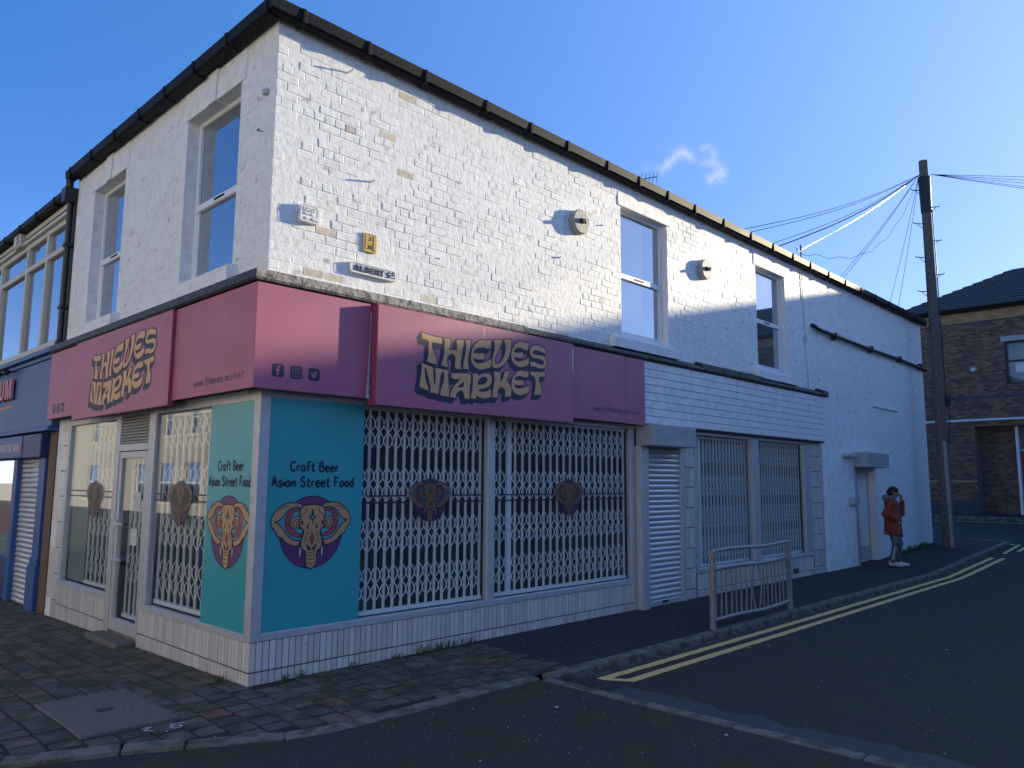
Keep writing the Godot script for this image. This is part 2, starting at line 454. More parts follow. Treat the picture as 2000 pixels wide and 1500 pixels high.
func materials() -> void:
	var w := Color.WHITE
	var lumps := noise_tex(0.02, [], 512, 5, 3)
	var fine := noise_tex(0.09, [], 512, 3, 4)
	var tone := noise_tex(0.012, [[0.0, Color(0.90, 0.895, 0.88)], [0.45, Color(0.97, 0.968, 0.96)], [1.0, w]], 512, 5, 5)
	var flake := noise_tex(0.02, [[0.0, Color(0.62, 0.56, 0.47, 0.0)], [0.8, Color(0.62, 0.56, 0.47, 0.0)], [0.87, Color(0.6, 0.53, 0.44, 0.4)], [1.0, Color(0.5, 0.42, 0.35, 0.7)]], 512, 4, 11)
	M.paint = mat(lin(0.86, 0.85, 0.83), 0.62, {"tex": tone, "bump": [lumps, 0.24], "tri": 1.3, "over": [flake, 0.35]})
	M.brick_paint = mat(lin(0.86, 0.85, 0.83), 0.6, {"tex": tone, "bump": [lumps, 0.24], "tri": 1.3, "vc": true, "over": [flake, 0.35]})
	M.smooth_paint = mat(lin(0.86, 0.85, 0.83), 0.6, {"tex": tone, "bump": [lumps, 0.25], "tri": 0.8})
	M.render_white = mat(lin(0.85, 0.85, 0.845), 0.7, {"tex": tone, "bump": [lumps, 0.3], "tri": 0.6})
	M.upvc = mat(lin(0.78, 0.78, 0.77), 0.35)
	M.gutter = mat(lin(0.011, 0.011, 0.012), 0.55, {"metallic_specular": 0.25})
	M.board = mat(lin(0.62, 0.60, 0.57), 0.7, {"tex": tone, "tri": 1.0})
	M.glass = mat(Color(0.9, 0.95, 1.0, 0.04), 0.02, {"transparency": BaseMaterial3D.TRANSPARENCY_ALPHA})
	M.dirty_glass = mat(Color(0.6, 0.7, 0.7, 0.03), 0.02, {"transparency": BaseMaterial3D.TRANSPARENCY_ALPHA})
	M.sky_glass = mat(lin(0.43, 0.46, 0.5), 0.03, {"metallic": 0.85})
	M.mirror_glass = mat(lin(0.22, 0.23, 0.25), 0.04, {"metallic": 1.0})
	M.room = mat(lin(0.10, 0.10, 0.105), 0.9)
	M.curtain = mat(lin(0.30, 0.30, 0.29), 0.9)
	M.wood = mat(lin(0.22, 0.11, 0.05), 0.5)
	M.pink = mat(lin(0.49, 0.135, 0.215), 0.5, {"tex": noise_tex(0.006, [[0.0, Color(0.9, 0.89, 0.9)], [1.0, w]], 256, 4, 21), "tri": 0.5, "over": [noise_tex(0.05, [[0.0, Color(0.85, 0.75, 0.8, 0.0)], [0.8, Color(0.85, 0.75, 0.8, 0.0)], [0.86, Color(0.85, 0.75, 0.8, 0.18)], [1.0, Color(0.9, 0.85, 0.88, 0.5)]], 512, 5, 23), 0.8]})
	M.pink_edge = mat(lin(0.32, 0.05, 0.10), 0.5)
	M.gold = mat(lin(0.68, 0.36, 0.16), 0.55)
	M.navy = mat(lin(0.012, 0.018, 0.045), 0.55)
	M.web = mat(lin(0.10, 0.03, 0.085), 0.45)
	M.teal = mat(lin(0.05, 0.37, 0.40), 0.3, {"tex": noise_tex(0.01, [[0.0, Color(0.95, 0.95, 0.95)], [1.0, w]], 256, 3, 22), "tri": 0.5})
	M.logo_purple = mat(lin(0.14, 0.04, 0.13), 0.4)
	M.logo_tan = mat(lin(0.52, 0.29, 0.13), 0.4)
	M.logo_red = mat(lin(0.42, 0.07, 0.06), 0.4)
	M.logo_teal = mat(lin(0.09, 0.33, 0.37), 0.4)
	M.logo_white = mat(lin(0.7, 0.68, 0.64), 0.4)
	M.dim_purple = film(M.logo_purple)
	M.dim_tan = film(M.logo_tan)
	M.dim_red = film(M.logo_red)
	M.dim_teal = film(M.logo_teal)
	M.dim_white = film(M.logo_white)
	M.plum = mat(lin(0.05, 0.018, 0.045), 0.4)
	M.aluminium = mat(lin(0.56, 0.55, 0.56), 0.42, {"metallic": 0.25, "tex": tone, "tri": 0.9})
	M.grey_box = mat(lin(0.42, 0.41, 0.42), 0.5, {"tex": tone, "tri": 0.9})
	M.shutter = mat(lin(0.58, 0.57, 0.58), 0.38, {"metallic": 0.35})
	M.grille = mat(lin(0.84, 0.84, 0.82), 0.45)
	var tile_dirt := noise_tex(0.03, [[0.0, Color(0.2, 0.17, 0.13, 0.0)], [0.7, Color(0.2, 0.17, 0.13, 0.0)], [0.85, Color(0.25, 0.2, 0.15, 0.2)], [1.0, Color(0.15, 0.12, 0.09, 0.45)]], 512, 5, 31)
	M.tile = mat(lin(0.68, 0.63, 0.585), 0.3, {"vc": true, "over": [tile_dirt, 0.7]})
	M.grout = mat(lin(0.09, 0.075, 0.065), 0.9)
	M.stone_band = mat(lin(0.36, 0.33, 0.28), 0.9, {"bump": [lumps, 0.8], "tri": 1.2, "over": [noise_tex(0.03, [[0.0, Color(0.07, 0.065, 0.06, 0.0)], [0.45, Color(0.07, 0.065, 0.06, 0.0)], [0.75, Color(0.09, 0.085, 0.08, 0.6)], [1.0, Color(0.05, 0.05, 0.05, 0.9)]], 512, 6, 33), 0.45]})
	M.bitumen = mat(lin(0.022, 0.022, 0.024), 0.55, {"bump": [lumps, 1.0], "tri": 1.5, "over": [noise_tex(0.05, [[0.0, Color(0.6, 0.6, 0.6, 0.0)], [0.68, Color(0.6, 0.6, 0.6, 0.0)], [0.75, Color(0.5, 0.5, 0.5, 0.5)], [1.0, Color(0.6, 0.6, 0.6, 0.7)]], 512, 4, 34), 1.2]})
	M.clad = mat(lin(0.84, 0.84, 0.84), 0.5, {"tex": tone, "tri": 0.7})
	M.brass = mat(lin(0.55, 0.36, 0.09), 0.42, {"metallic": 0.35})
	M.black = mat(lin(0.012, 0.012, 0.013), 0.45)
	M.sign_white = mat(lin(0.76, 0.75, 0.72), 0.5)
	M.iron_grey = mat(lin(0.34, 0.33, 0.31), 0.6, {"bump": [lumps, 0.5], "tri": 2.0})
	M.pipe_black = mat(lin(0.014, 0.014, 0.016), 0.4)
	var road_grain := noise_tex(0.1, [[0.0, Color(0.10, 0.105, 0.115)], [0.42, Color(0.17, 0.175, 0.185)], [0.6, Color(0.215, 0.22, 0.225)], [0.7, Color(0.25, 0.25, 0.25)], [0.8, Color(0.36, 0.355, 0.34)], [1.0, Color(0.6, 0.59, 0.56)]], 1024, 5, 41)
	var moss := noise_tex(0.009, [[0.0, Color(0.15, 0.17, 0.22, 0.5)], [0.3, Color(0.15, 0.17, 0.21, 0.0)], [0.46, Color(0.17, 0.19, 0.08, 0.0)], [0.6, Color(0.17, 0.2, 0.08, 0.5)], [1.0, Color(0.2, 0.24, 0.09, 0.85)]], 1024, 7, 42)
	M.asphalt = mat(Color(0.92, 0.91, 0.9), 0.95, {"tex": road_grain, "bump": [road_grain, 0.8], "tri": 0.7, "over": [moss, 0.17]})
	M.patch = mat(Color(1.0, 1.0, 1.0), 0.9, {"tex": noise_tex(0.14, [[0.0, Color(0.14, 0.145, 0.16)], [0.5, Color(0.26, 0.265, 0.28)], [0.72, Color(0.34, 0.345, 0.355)], [1.0, Color(0.6, 0.6, 0.6)]], 1024, 4, 49), "bump": [road_grain, 0.8], "tri": 0.8})
	M.channel = mat(lin(0.075, 0.07, 0.065), 0.95, {"bump": [fine, 0.5], "tri": 1.0, "over": [moss, 0.6]})
	M.tarmac = mat(Color(0.78, 0.78, 0.8), 0.95, {"tex": road_grain, "bump": [road_grain, 0.4], "tri": 0.9})
	M.kerb = mat(lin(0.26, 0.235, 0.20), 0.9, {"tex": noise_tex(0.1, [[0.0, Color(0.7, 0.7, 0.68)], [1.0, w]], 512, 4, 43), "bump": [fine, 0.5], "tri": 1.5, "over": [moss, 0.5]})
	M.paver = mat(w, 0.92, {"vc": true, "tex": noise_tex(0.07, [[0.0, Color(0.7, 0.69, 0.68)], [1.0, w]], 512, 4, 44), "bump": [fine, 0.4], "tri": 1.4, "over": [moss, 0.3]})
	M.joint = mat(lin(0.018, 0.018, 0.013), 0.95)
	M.slab = mat(lin(0.19, 0.16, 0.135), 0.9, {"tex": noise_tex(0.05, [[0.0, Color(0.75, 0.75, 0.75)], [1.0, w]], 512, 5, 45), "bump": [fine, 0.3], "tri": 1.2})
	M.yellow = mat(lin(0.86, 0.57, 0.20), 0.75, {"over": [noise_tex(0.06, [[0.0, Color(0.2, 0.19, 0.17, 0.0)], [0.6, Color(0.2, 0.19, 0.17, 0.0)], [0.7, Color(0.2, 0.19, 0.17, 0.55)], [1.0, Color(0.2, 0.19, 0.17, 0.9)]], 512, 4, 46), 1.0]})
	M.white_line = mat(lin(0.5, 0.49, 0.46), 0.8)
	M.cast_iron = mat(lin(0.035, 0.032, 0.03), 0.6)
	M.galvanised = mat(lin(0.5, 0.5, 0.5), 0.5, {"metallic": 0.3, "tex": noise_tex(0.04, [[0.0, Color(0.6, 0.58, 0.55)], [1.0, w]], 256, 4, 47), "tri": 2.0})
	M.pole = mat(lin(0.25, 0.205, 0.165), 0.9, {"tex": noise_tex(0.03, [[0.0, Color(0.55, 0.55, 0.55)], [1.0, w]], 256, 4, 48), "tri": 2.0})
	M.wire = mat(lin(0.008, 0.008, 0.009), 1.0, {"specular_mode": BaseMaterial3D.SPECULAR_DISABLED})
	M.wire_pale = mat(lin(0.6, 0.6, 0.58), 0.4)
	M.far_brick = mat(w, 0.9, {"vc": true})
	M.mortar = mat(lin(0.24, 0.2, 0.17), 0.95)
	M.roof_tile = mat(lin(0.035, 0.036, 0.04), 0.75)
	M.slate = mat(lin(0.05, 0.052, 0.058), 0.7)
	M.dark_frame = mat(lin(0.03, 0.025, 0.022), 0.5)
	M.red_door = mat(lin(0.40, 0.035, 0.025), 0.4)
	M.blue = mat(lin(0.04, 0.105, 0.30), 0.5, {"tex": tone, "tri": 0.6})
	M.blue_dark = mat(lin(0.02, 0.04, 0.15), 0.5)
	M.brown = mat(lin(0.075, 0.04, 0.03), 0.7)
	M.brown_post = mat(lin(0.16, 0.08, 0.045), 0.7)
	M.cream = mat(lin(0.58, 0.54, 0.45), 0.6)
	M.sanctum_pink = mat(lin(0.55, 0.22, 0.24), 0.5)
	M.orange = mat(lin(0.6, 0.17, 0.06), 0.5)
	M.sand_wall = mat(lin(0.72, 0.68, 0.60), 0.85, {"tex": tone, "tri": 0.4})
	M.stone_wall = mat(lin(0.38, 0.36, 0.33), 0.85, {"tex": tone, "tri": 0.4})
	M.red_wall = mat(lin(0.26, 0.12, 0.08), 0.9, {"tex": tone, "tri": 0.4})
	M.coat = mat(lin(0.26, 0.045, 0.02), 0.8, {"bump": [lumps, 2.5], "tri": 1.6})
	M.coat_inside = mat(lin(0.035, 0.012, 0.010), 0.85)
	M.trousers = mat(lin(0.085, 0.10, 0.125), 0.8, {"bump": [lumps, 1.5], "tri": 1.6})
	M.skin = mat(lin(0.32, 0.17, 0.11), 0.55)
	M.hair = mat(lin(0.008, 0.007, 0.006), 0.6)
	M.fur = mat(lin(0.20, 0.185, 0.165), 0.95, {"bump": [fine, 1.0], "tri": 4.0})
	M.shirt = mat(lin(0.10, 0.10, 0.105), 0.85)
	M.shoe = mat(lin(0.55, 0.54, 0.53), 0.6)
	M.leaf = mat(lin(0.04, 0.06, 0.018), 0.7, {"backlight_enabled": true, "backlight": lin(0.1, 0.16, 0.03)})
	M.grit = mat(lin(0.30, 0.29, 0.27), 0.9)
	M.litter = mat(lin(0.6, 0.58, 0.54), 0.8)
# ---------------------------------------------------------------- sky
func sky_color(d: Vector3) -> Color:  # linear light as it shows after exposure
	var sun := SUN_TO.normalized()
	var gamma := rad_to_deg(acos(clampf(d.dot(sun), -1.0, 1.0)))
	var el := rad_to_deg(asin(clampf(d.y, -1.0, 1.0)))
	var low := maxf(el, 0.0)
	var c := Vector3(0.031, 0.178, 0.55) * (1.0 + 1.0 * exp(-low / 16.0))
	var t := exp(-pow(gamma / 47.0, 1.7))
	c = c * (1.0 - 0.6 * t) + Vector3(0.36, 0.59, 1.22) * t
	c += Vector3(1.1, 1.3, 1.58) * exp(-low / 5.6)
	c += Vector3(1.0, 0.95, 0.85) * 1.4 * exp(-gamma / 8.0) + Vector3(1.0, 1.0, 1.05) * 0.17 * exp(-gamma / 22.0)
	return Color(c.x, c.y, c.z)

func make_sky(cam: Camera3D) -> Sky:
	var small := Image.create_empty(512, 256, false, Image.FORMAT_RGBF)
	for y in 256:
		var th := PI * (y + 0.5) / 256.0
		for x in 512:
			var ph := TAU * (x + 0.5) / 512.0
			small.set_pixel(x, y, sky_color(Vector3(sin(ph) * sin(th), cos(th), -cos(ph) * sin(th))))
	small.resize(2048, 1024, Image.INTERPOLATE_CUBIC)
	# the one small cloud: puffs of [x, y] in the photograph, size in its pixels, density
	var puffs := [[1262, 328, 9, 0.18], [1280, 330, 9, 0.2], [1290, 335, 8, 0.4], [1297, 326, 8, 0.62], [1306, 319, 8, 0.7], [1316, 311, 8, 0.72], [1325, 303, 8, 0.75], [1334, 298, 9, 0.8], [1344, 302, 8, 0.75], [1352, 310, 6, 0.55], [1310, 293, 7, 0.25], [1322, 288, 6, 0.22], [1370, 290, 6, 0.45], [1382, 289, 7, 0.6], [1394, 293, 6, 0.5], [1396, 303, 6, 0.4], [1375, 318, 8, 0.4], [1388, 316, 8, 0.55], [1398, 322, 9, 0.65], [1407, 331, 9, 0.62], [1414, 340, 8, 0.45], [1400, 345, 9, 0.6], [1390, 352, 8, 0.62], [1384, 347, 7, 0.5], [1408, 349, 8, 0.4], [1360, 316, 7, 0.2]]
	var wisps := FastNoiseLite.new()
	wisps.seed = 9
	wisps.frequency = 0.16
	for p in puffs:
		var d: Vector3 = (-cam.basis.z * 1500.0 + cam.basis.x * (p[0] - 1000.0) - cam.basis.y * (p[1] - 750.0)).normalized()
		var cx := fposmod(atan2(d.x, -d.z), TAU) / TAU * 2048.0
		var cy := acos(d.y) / PI * 1024.0
		var s: float = p[2] / 1500.0 * 2048.0 / TAU * 1.0
		for y in range(int(cy - s * 3), int(cy + s * 3) + 1):
			for x in range(int(cx - s * 3), int(cx + s * 3) + 1):
				var q := (Vector2(x + 0.5 - cx, y + 0.5 - cy) / s).length_squared()
				var a: float = 0.62 * p[3] * exp(-q) * clampf(0.72 + 1.3 * wisps.get_noise_2d(x * 4, y * 4), 0.0, 1.0)
				var c := small.get_pixel(x, y)
				small.set_pixel(x, y, c.lerp(Color(0.93, 0.95, 1.0), a))
	var m := PanoramaSkyMaterial.new()
	m.panorama = ImageTexture.create_from_image(small)
	var s := Sky.new()
	s.sky_material = m
	return s

func _ready() -> void:
	rng.seed = 7
	var cam := Camera3D.new()
	cam.name = "camera"
	cam.fov = 53.129
	cam.near = 0.05
	cam.far = 600.0
	cam.transform = Transform3D(Basis(Vector3(0.694654, 0.006411, 0.719316), Vector3(-0.095408, 0.991947, 0.083295), -Vector3(0.712989, 0.126489, -0.689672)), Vector3(-3.2679, 1.7, 6.2044))
	add_child(cam)
	cam.current = true
	var we := WorldEnvironment.new()
	we.name = "environment"
	var e := Environment.new()
	e.background_mode = Environment.BG_SKY
	e.sky = make_sky(cam)
	e.background_energy_multiplier = 1.0 / EXPOSURE
	e.tonemap_mode = Environment.TONE_MAPPER_LINEAR
	e.tonemap_exposure = EXPOSURE
	e.sdfgi_enabled = true
	e.ssao_enabled = true
	e.ssil_enabled = true
	we.environment = e
	add_child(we)
	var sun := DirectionalLight3D.new()
	sun.name = "sun"
	sun.light_color = lin(1.0, 0.87, 0.60)
	sun.light_energy = 1.16
	sun.light_angular_distance = 0.53
	sun.shadow_enabled = true
	sun.basis = Basis.looking_at(-SUN_TO.normalized())
	add_child(sun)
	materials()
	ground()
	corner_building()
	shopfronts()
	signs()
	wall_fittings()
	neighbour()
	brick_offices()
	street_around()
	street_furniture()
	wires()
	person()
	small_details()

# ---------------------------------------------------------------- ground
func rise(x: float) -> float:  # the street climbs towards its far end
	return 0.045 * clampf(x - 14.0, 0.0, 17.0)

func pave_y(x: float, z: float) -> float:
	return rise(x) + 0.016 * minf(z, 0.0) - 0.03 * maxf(z, 0.0)

func kerb_line() -> PackedVector2Array:  # outer top edge of the kerb, (x, z)
	return PackedVector2Array([Vector2(-3.0, -40), Vector2(-3.0, -1.2), Vector2(-2.9, -0.5), Vector2(-2.5, 0.16), Vector2(-1.9, 0.56), Vector2(-1.285, 0.82), Vector2(-0.946, 1.0), Vector2(-0.39, 1.3), Vector2(-0.1, 1.38), Vector2(0.7, 1.42), Vector2(2.05, 1.44)])

func ground() -> void:
	var b := MB.new()
	var xs := [-150.0, -60.0, -20.0, 0.0, 14.0, 16.0, 19.0, 22.0, 26.0, 31.0, 60.0, 250.0]
	for k in xs.size() - 1:
		var y0 := -0.12 + rise(xs[k])
		var y1 := -0.12 + rise(xs[k + 1])
		b.quad(Vector3(xs[k], y0, 150), Vector3(xs[k + 1], y1, 150), Vector3(xs[k + 1], y1, -200), Vector3(xs[k], y0, -200))
	structure("road", b, M.asphalt)
	# the junction's raised surface, up to a line of edging stones
	var line := kerb_line()
	var table := PackedVector2Array([Vector2(-13.0, 40), Vector2(-13.0, -40)])
	table.append_array(line)
	table.append_array([Vector2(2.05, 1.44), Vector2(2.02, 2.6), Vector2(2.04, 40)])
	b = MB.new()
	var flip := PackedVector2Array()
	for p in table:
		if flip.is_empty() or flip[-1].distance_to(Vector2(p.x, -p.y)) > 0.001:
			flip.append(Vector2(p.x, -p.y))
	b.solid(flip, -0.2, 0.0)
	var o := structure("junction_road", b, M.asphalt)
	o.transform = Transform3D(Basis(Vector3(1, 0, 0), Vector3(0, 0, -1), Vector3(0, 1, 0)), Vector3(0, -0.052, 0))
	b = MB.new()
	var pz := 1.95
	var e_old := 2.62
	while pz < 9.0:
		var e_new := 2.62 + rng.randf_range(-0.07, 0.07)
		b.quad(Vector3(2.165, -0.1162, pz + 0.14), Vector3(e_new, -0.1162, pz + 0.14), Vector3(e_old, -0.1162, pz), Vector3(2.165, -0.1162, pz))
		e_old = e_new
		pz += 0.14
	structure("road_patch", b, M.patch)
	b = MB.new()
	var gx := 2.65
	var g_old := 1.555
	while gx < 17.6:
		var g_new := 1.555 + rng.randf_range(-0.02, 0.02)
		b.quad(Vector3(gx, -0.1165 + rise(gx), g_old), Vector3(gx + 0.2, -0.1165 + rise(gx + 0.2), g_new), Vector3(gx + 0.2, -0.1165 + rise(gx + 0.2), 1.45), Vector3(gx, -0.1165 + rise(gx), 1.45))
		g_old = g_new
		gx += 0.2
	structure("gutter_channel", b, M.channel)
	var strip := Node3D.new()
	strip.name = "edging_strip"
	strip.set_meta("kind", "structure")
	add_child(strip)
	for k in 10:
		var z := 1.46 + k * 0.92
		part(strip, "edging_stone", boxes([[2.045 + rng.randf_range(-0.006, 0.006), 2.16, -0.25, -0.047, z, z + 0.905]], 0.012), M.kerb)
	# footway of black tarmac along Albert Street
	b = MB.new()
	var fx := [2.56, 5.0, 8.0, 11.0, 14.0, 15.5, 17.0, 18.5, 20.2]
	for k in fx.size() - 1:
		for zz in [[-0.3, 0.0], [0.0, 0.7], [0.7, 1.33]]:
			b.quad(Vector3(fx[k], pave_y(fx[k], zz[1]), zz[1]), Vector3(fx[k + 1], pave_y(fx[k + 1], zz[1]), zz[1]), Vector3(fx[k + 1], pave_y(fx[k + 1], zz[0]), zz[0]), Vector3(fx[k], pave_y(fx[k], zz[0]), zz[0]))
	b.quad(Vector3(18.9, pave_y(18.9, -0.3), -0.3), Vector3(20.2, pave_y(20.2, -0.3), -0.3), Vector3(20.2, pave_y(20.2, -0.3), -40), Vector3(18.9, pave_y(18.9, -0.3), -40))
	structure("tarmac_footway", b, M.tarmac)
	var kerb := Node3D.new()
	kerb.name = "kerb"
	kerb.set_meta("kind", "structure")
	add_child(kerb)
	var x := 2.17
	while x < 20.0:
		var l := minf(0.9, 20.2 - x)
		var s := boxes([[0.004, l - 0.004, -0.25, 0.0, -0.065, 0.065]], 0.018)
		var st := part(kerb, "kerb_stone", s, M.kerb)
		st.position = Vector3(x, pave_y(x + l / 2.0, 1.33) + 0.004 + rng.randf_range(-0.004, 0.004), 1.395 + rng.randf_range(-0.006, 0.006))
		st.rotation.z = atan2(rise(x + l) - rise(x), l)
		x += l
	var far_side := part(kerb, "kerb_stone", boxes([[20.2, 20.33, -0.2, 0.25, -40, 1.3]], 0.02), M.kerb)
	far_side.position.y = 0.02
	# dropped kerb round the corner, flush with the junction
	for k in range(2, line.size() - 1):
		var a := line[k]
		var c := line[k + 1]
		var m := maxi(1, roundi(a.distance_to(c) / 0.75))
		for i in m:
			var p := a.lerp(c, float(i) / m)
			var q := a.lerp(c, float(i + 1) / m)
			var d := (q - p)
			var st := part(kerb, "kerb_stone", boxes([[0.004, d.length() - 0.003, -0.2, 0.0, -0.14, 0.0]], 0.012), M.kerb)
			st.transform = Transform3D(Basis(Vector3.UP, -atan2(d.y, d.x)), Vector3(p.x, pave_y((p.x + q.x) / 2.0, (p.y + q.y) / 2.0 - 0.1) + 0.005 + rng.randf_range(-0.003, 0.003), p.y))
	# block paving
	var base := MB.new()
	var inner := PackedVector2Array()
	for p in line:
		inner.append(Vector2(p.x + (0.13 if p.x < -2.0 else 0.06 if p.x < -0.5 else 0.0), -(p.y - (0.0 if p.x < -2.8 else 0.12))))
	inner.append_array([Vector2(2.55, -1.33), Vector2(2.55, 0.2), Vector2(0.3, 0.3), Vector2(0.3, 40)])
	for half in [PackedVector2Array([Vector2(-5, 0), Vector2(5, 0), Vector2(5, 50), Vector2(-5, 50)]), PackedVector2Array([Vector2(-5, 0), Vector2(5, 0), Vector2(5, -5), Vector2(-5, -5)])]:
		for piece in Geometry2D.intersect_polygons(inner, half):
			var flat := MB.new()
			flat.poly(piece, 0.0)
			for k in flat.v.size():
				var q := flat.v[k]
				base.v.append(Vector3(q.x, q.y, pave_y(q.x, -q.y) - 0.007))
				base.n.append(Vector3(0, 0, 1))
				base.c.append(Color.WHITE)
	var paving := structure("block_paving", base, M.joint)
	paving.transform = Transform3D(Basis(Vector3(1, 0, 0), Vector3(0, 0, -1), Vector3(0, 1, 0)), Vector3.ZERO)
	var tones := [Color(0.15, 0.125, 0.10), Color(0.18, 0.15, 0.12), Color(0.135, 0.118, 0.103), Color(0.205, 0.155, 0.118), Color(0.12, 0.11, 0.098), Color(0.25, 0.125, 0.09)]
	var all := []
	var col := -3.0
	while col < 2.55:
		var w := 0.2
		var z := -11.0 + rng.randf_range(0.0, 0.2)
		while z < 1.4:
			var l: float = [0.16, 0.2, 0.2, 0.24][rng.randi() % 4]
			var mid := Vector2(col + w / 2.0, z + l / 2.0)
			var here := mid.x < -0.02 or mid.y > 0.04
			var slab_here := mid.x > -1.35 and mid.x < -0.79 and mid.y > -0.58 and mid.y < 0.38
			if here and not slab_here and Geometry2D.is_point_in_polygon(Vector2(mid.x, -mid.y), inner) :
				all.append([col, z, w, l, mid.distance_squared_to(Vector2(-0.6, 2.2))])
			z += l
		col += w
	all.sort_custom(func(p, q): return p[4] < q[4])
	var rest := MB.new()
	for k in all.size():
		var p: Array = all[k]
		var one := MB.new() if k < 300 else rest
		var t := rng.randi() % 26
		one.tint = tones[5] if t == 0 else tones[t % 5]
		var y := pave_y(p[0] + 0.1, p[1] + 0.1) - 0.002 + rng.randf_range(-0.003, 0.003)
		one.slab(p[0] + 0.005, p[0] + p[2] - 0.005, -p[1] - p[3] + 0.005, -p[1] - 0.005, y - 0.02, y, 0.007, rng, 0.003)
		if k < 300:
			part(paving, "paver", one, M.paver)
	stuff(part(paving, "pavers", rest, M.paver))
	var cover := thing("paving_slab", "large plain concrete slab set among the block pavers", "slab", Transform3D(Basis.IDENTITY, Vector3(-1.07, pave_y(-1, 0.1) + 0.003, -0.1)))
	part(cover, "slab", boxes([[-0.33, 0.33, -0.05, 0.004, -0.53, 0.53]], 0.008), M.slab)
	part(cover, "lifting_recess", boxes([[-0.06, 0.05, 0.003, 0.0065, -0.05, 0.04]]), M.cast_iron)
	# double yellow lines, worn at their edges
	for k in 2:
		b = MB.new()
		var zc: float = [1.63, 1.85][k]
		var at: float = [2.66, 2.8][k]
		var e0 := 0.0
		var e1 := 0.0
		while at < 17.4:
			var f0 := rng.randf_range(-0.007, 0.007)
			var f1 := rng.randf_range(-0.007, 0.007)
			var y0 := -0.116 + rise(at)
			var y1 := -0.116 + rise(at + 0.12)
			var n0 := zc - 0.05 + 0.04 * sin(at * 0.35) * 0.3
			b.quad(Vector3(at, y0, n0 + 0.1 + e1), Vector3(at + 0.12, y1, n0 + 0.1 + f1), Vector3(at + 0.12, y1, n0 + e0 + f0), Vector3(at, y0, n0 + e0))
			e0 = 0.0
			e1 = f1
			at += 0.12
		if k == 0:
			b.quad(Vector3(2.66, -0.1155, 1.68), Vector3(2.74, -0.1155, 1.66), Vector3(2.9, -0.1155, 1.88), Vector3(2.8, -0.1155, 1.9))
		structure("yellow_line", b, M.yellow)
	b = MB.new()
	for q in [[18.3, 1.68, 20.4, 1.6, 0.08], [18.9, 1.86, 20.6, 1.8, 0.08], [21.2, 0.9, 20.3, 1.5, 0.09]]:
		var a := Vector2(q[0], q[1])
		var c := Vector2(q[2], q[3])
		var nn: Vector2 = (c - a).normalized().orthogonal() * q[4] / 2.0
		var hy := func(p: Vector2) -> Vector3: return Vector3(p.x, -0.113 + rise(p.x), p.y)
		b.quad_out(hy.call(a + nn), hy.call(c + nn), hy.call(c - nn), hy.call(a - nn), Vector3(19, -9, 1))
	structure("junction_marking", b, M.yellow)
	b = MB.new()
	b.quad(Vector3(26.6, -0.112 + rise(26.6), 20), Vector3(26.7, -0.112 + rise(26.7), 20), Vector3(26.7, -0.112 + rise(26.7), -40), Vector3(26.6, -0.112 + rise(26.6), -40))
	structure("far_yellow_line", b, M.yellow)
	b = boxes([[27.0, 30.5, -0.3, 0.03 + rise(27.0), -60, 40]], 0.02)
	structure("far_footway", b, M.tarmac)
	b = boxes([[26.85, 27.0, -0.3, 0.045 + rise(27.0), -60, 40]], 0.02)
	structure("far_kerb", b, M.kerb)

# ---------------------------------------------------------------- the corner building
func wall_boxes(u0: float, u1: float, v0: float, v1: float, holes: Array, z0: float, z1: float) -> MB:
	var b := MB.new()
	var cuts := [u0, u1]
	for h in holes:
		for k in 2:
			if h[k] > u0 and h[k] < u1:
				cuts.append(h[k])
	cuts.sort()
	for k in cuts.size() - 1:
		var a: float = cuts[k]
		var c: float = cuts[k + 1]
		if c - a < 0.001:
			continue
		var free := v0
		var mine := holes.filter(func(h): return h[0] < c - 0.001 and h[1] > a + 0.001)
		mine.sort_custom(func(p, q): return p[2] < q[2])
		for h in mine:
			if h[2] > free:
				b.box(Vector3(a, free, z0), Vector3(c, h[2], z1))
			free = maxf(free, h[3])
		if free < v1:
			b.box(Vector3(a, free, z0), Vector3(c, v1, z1))
	return b

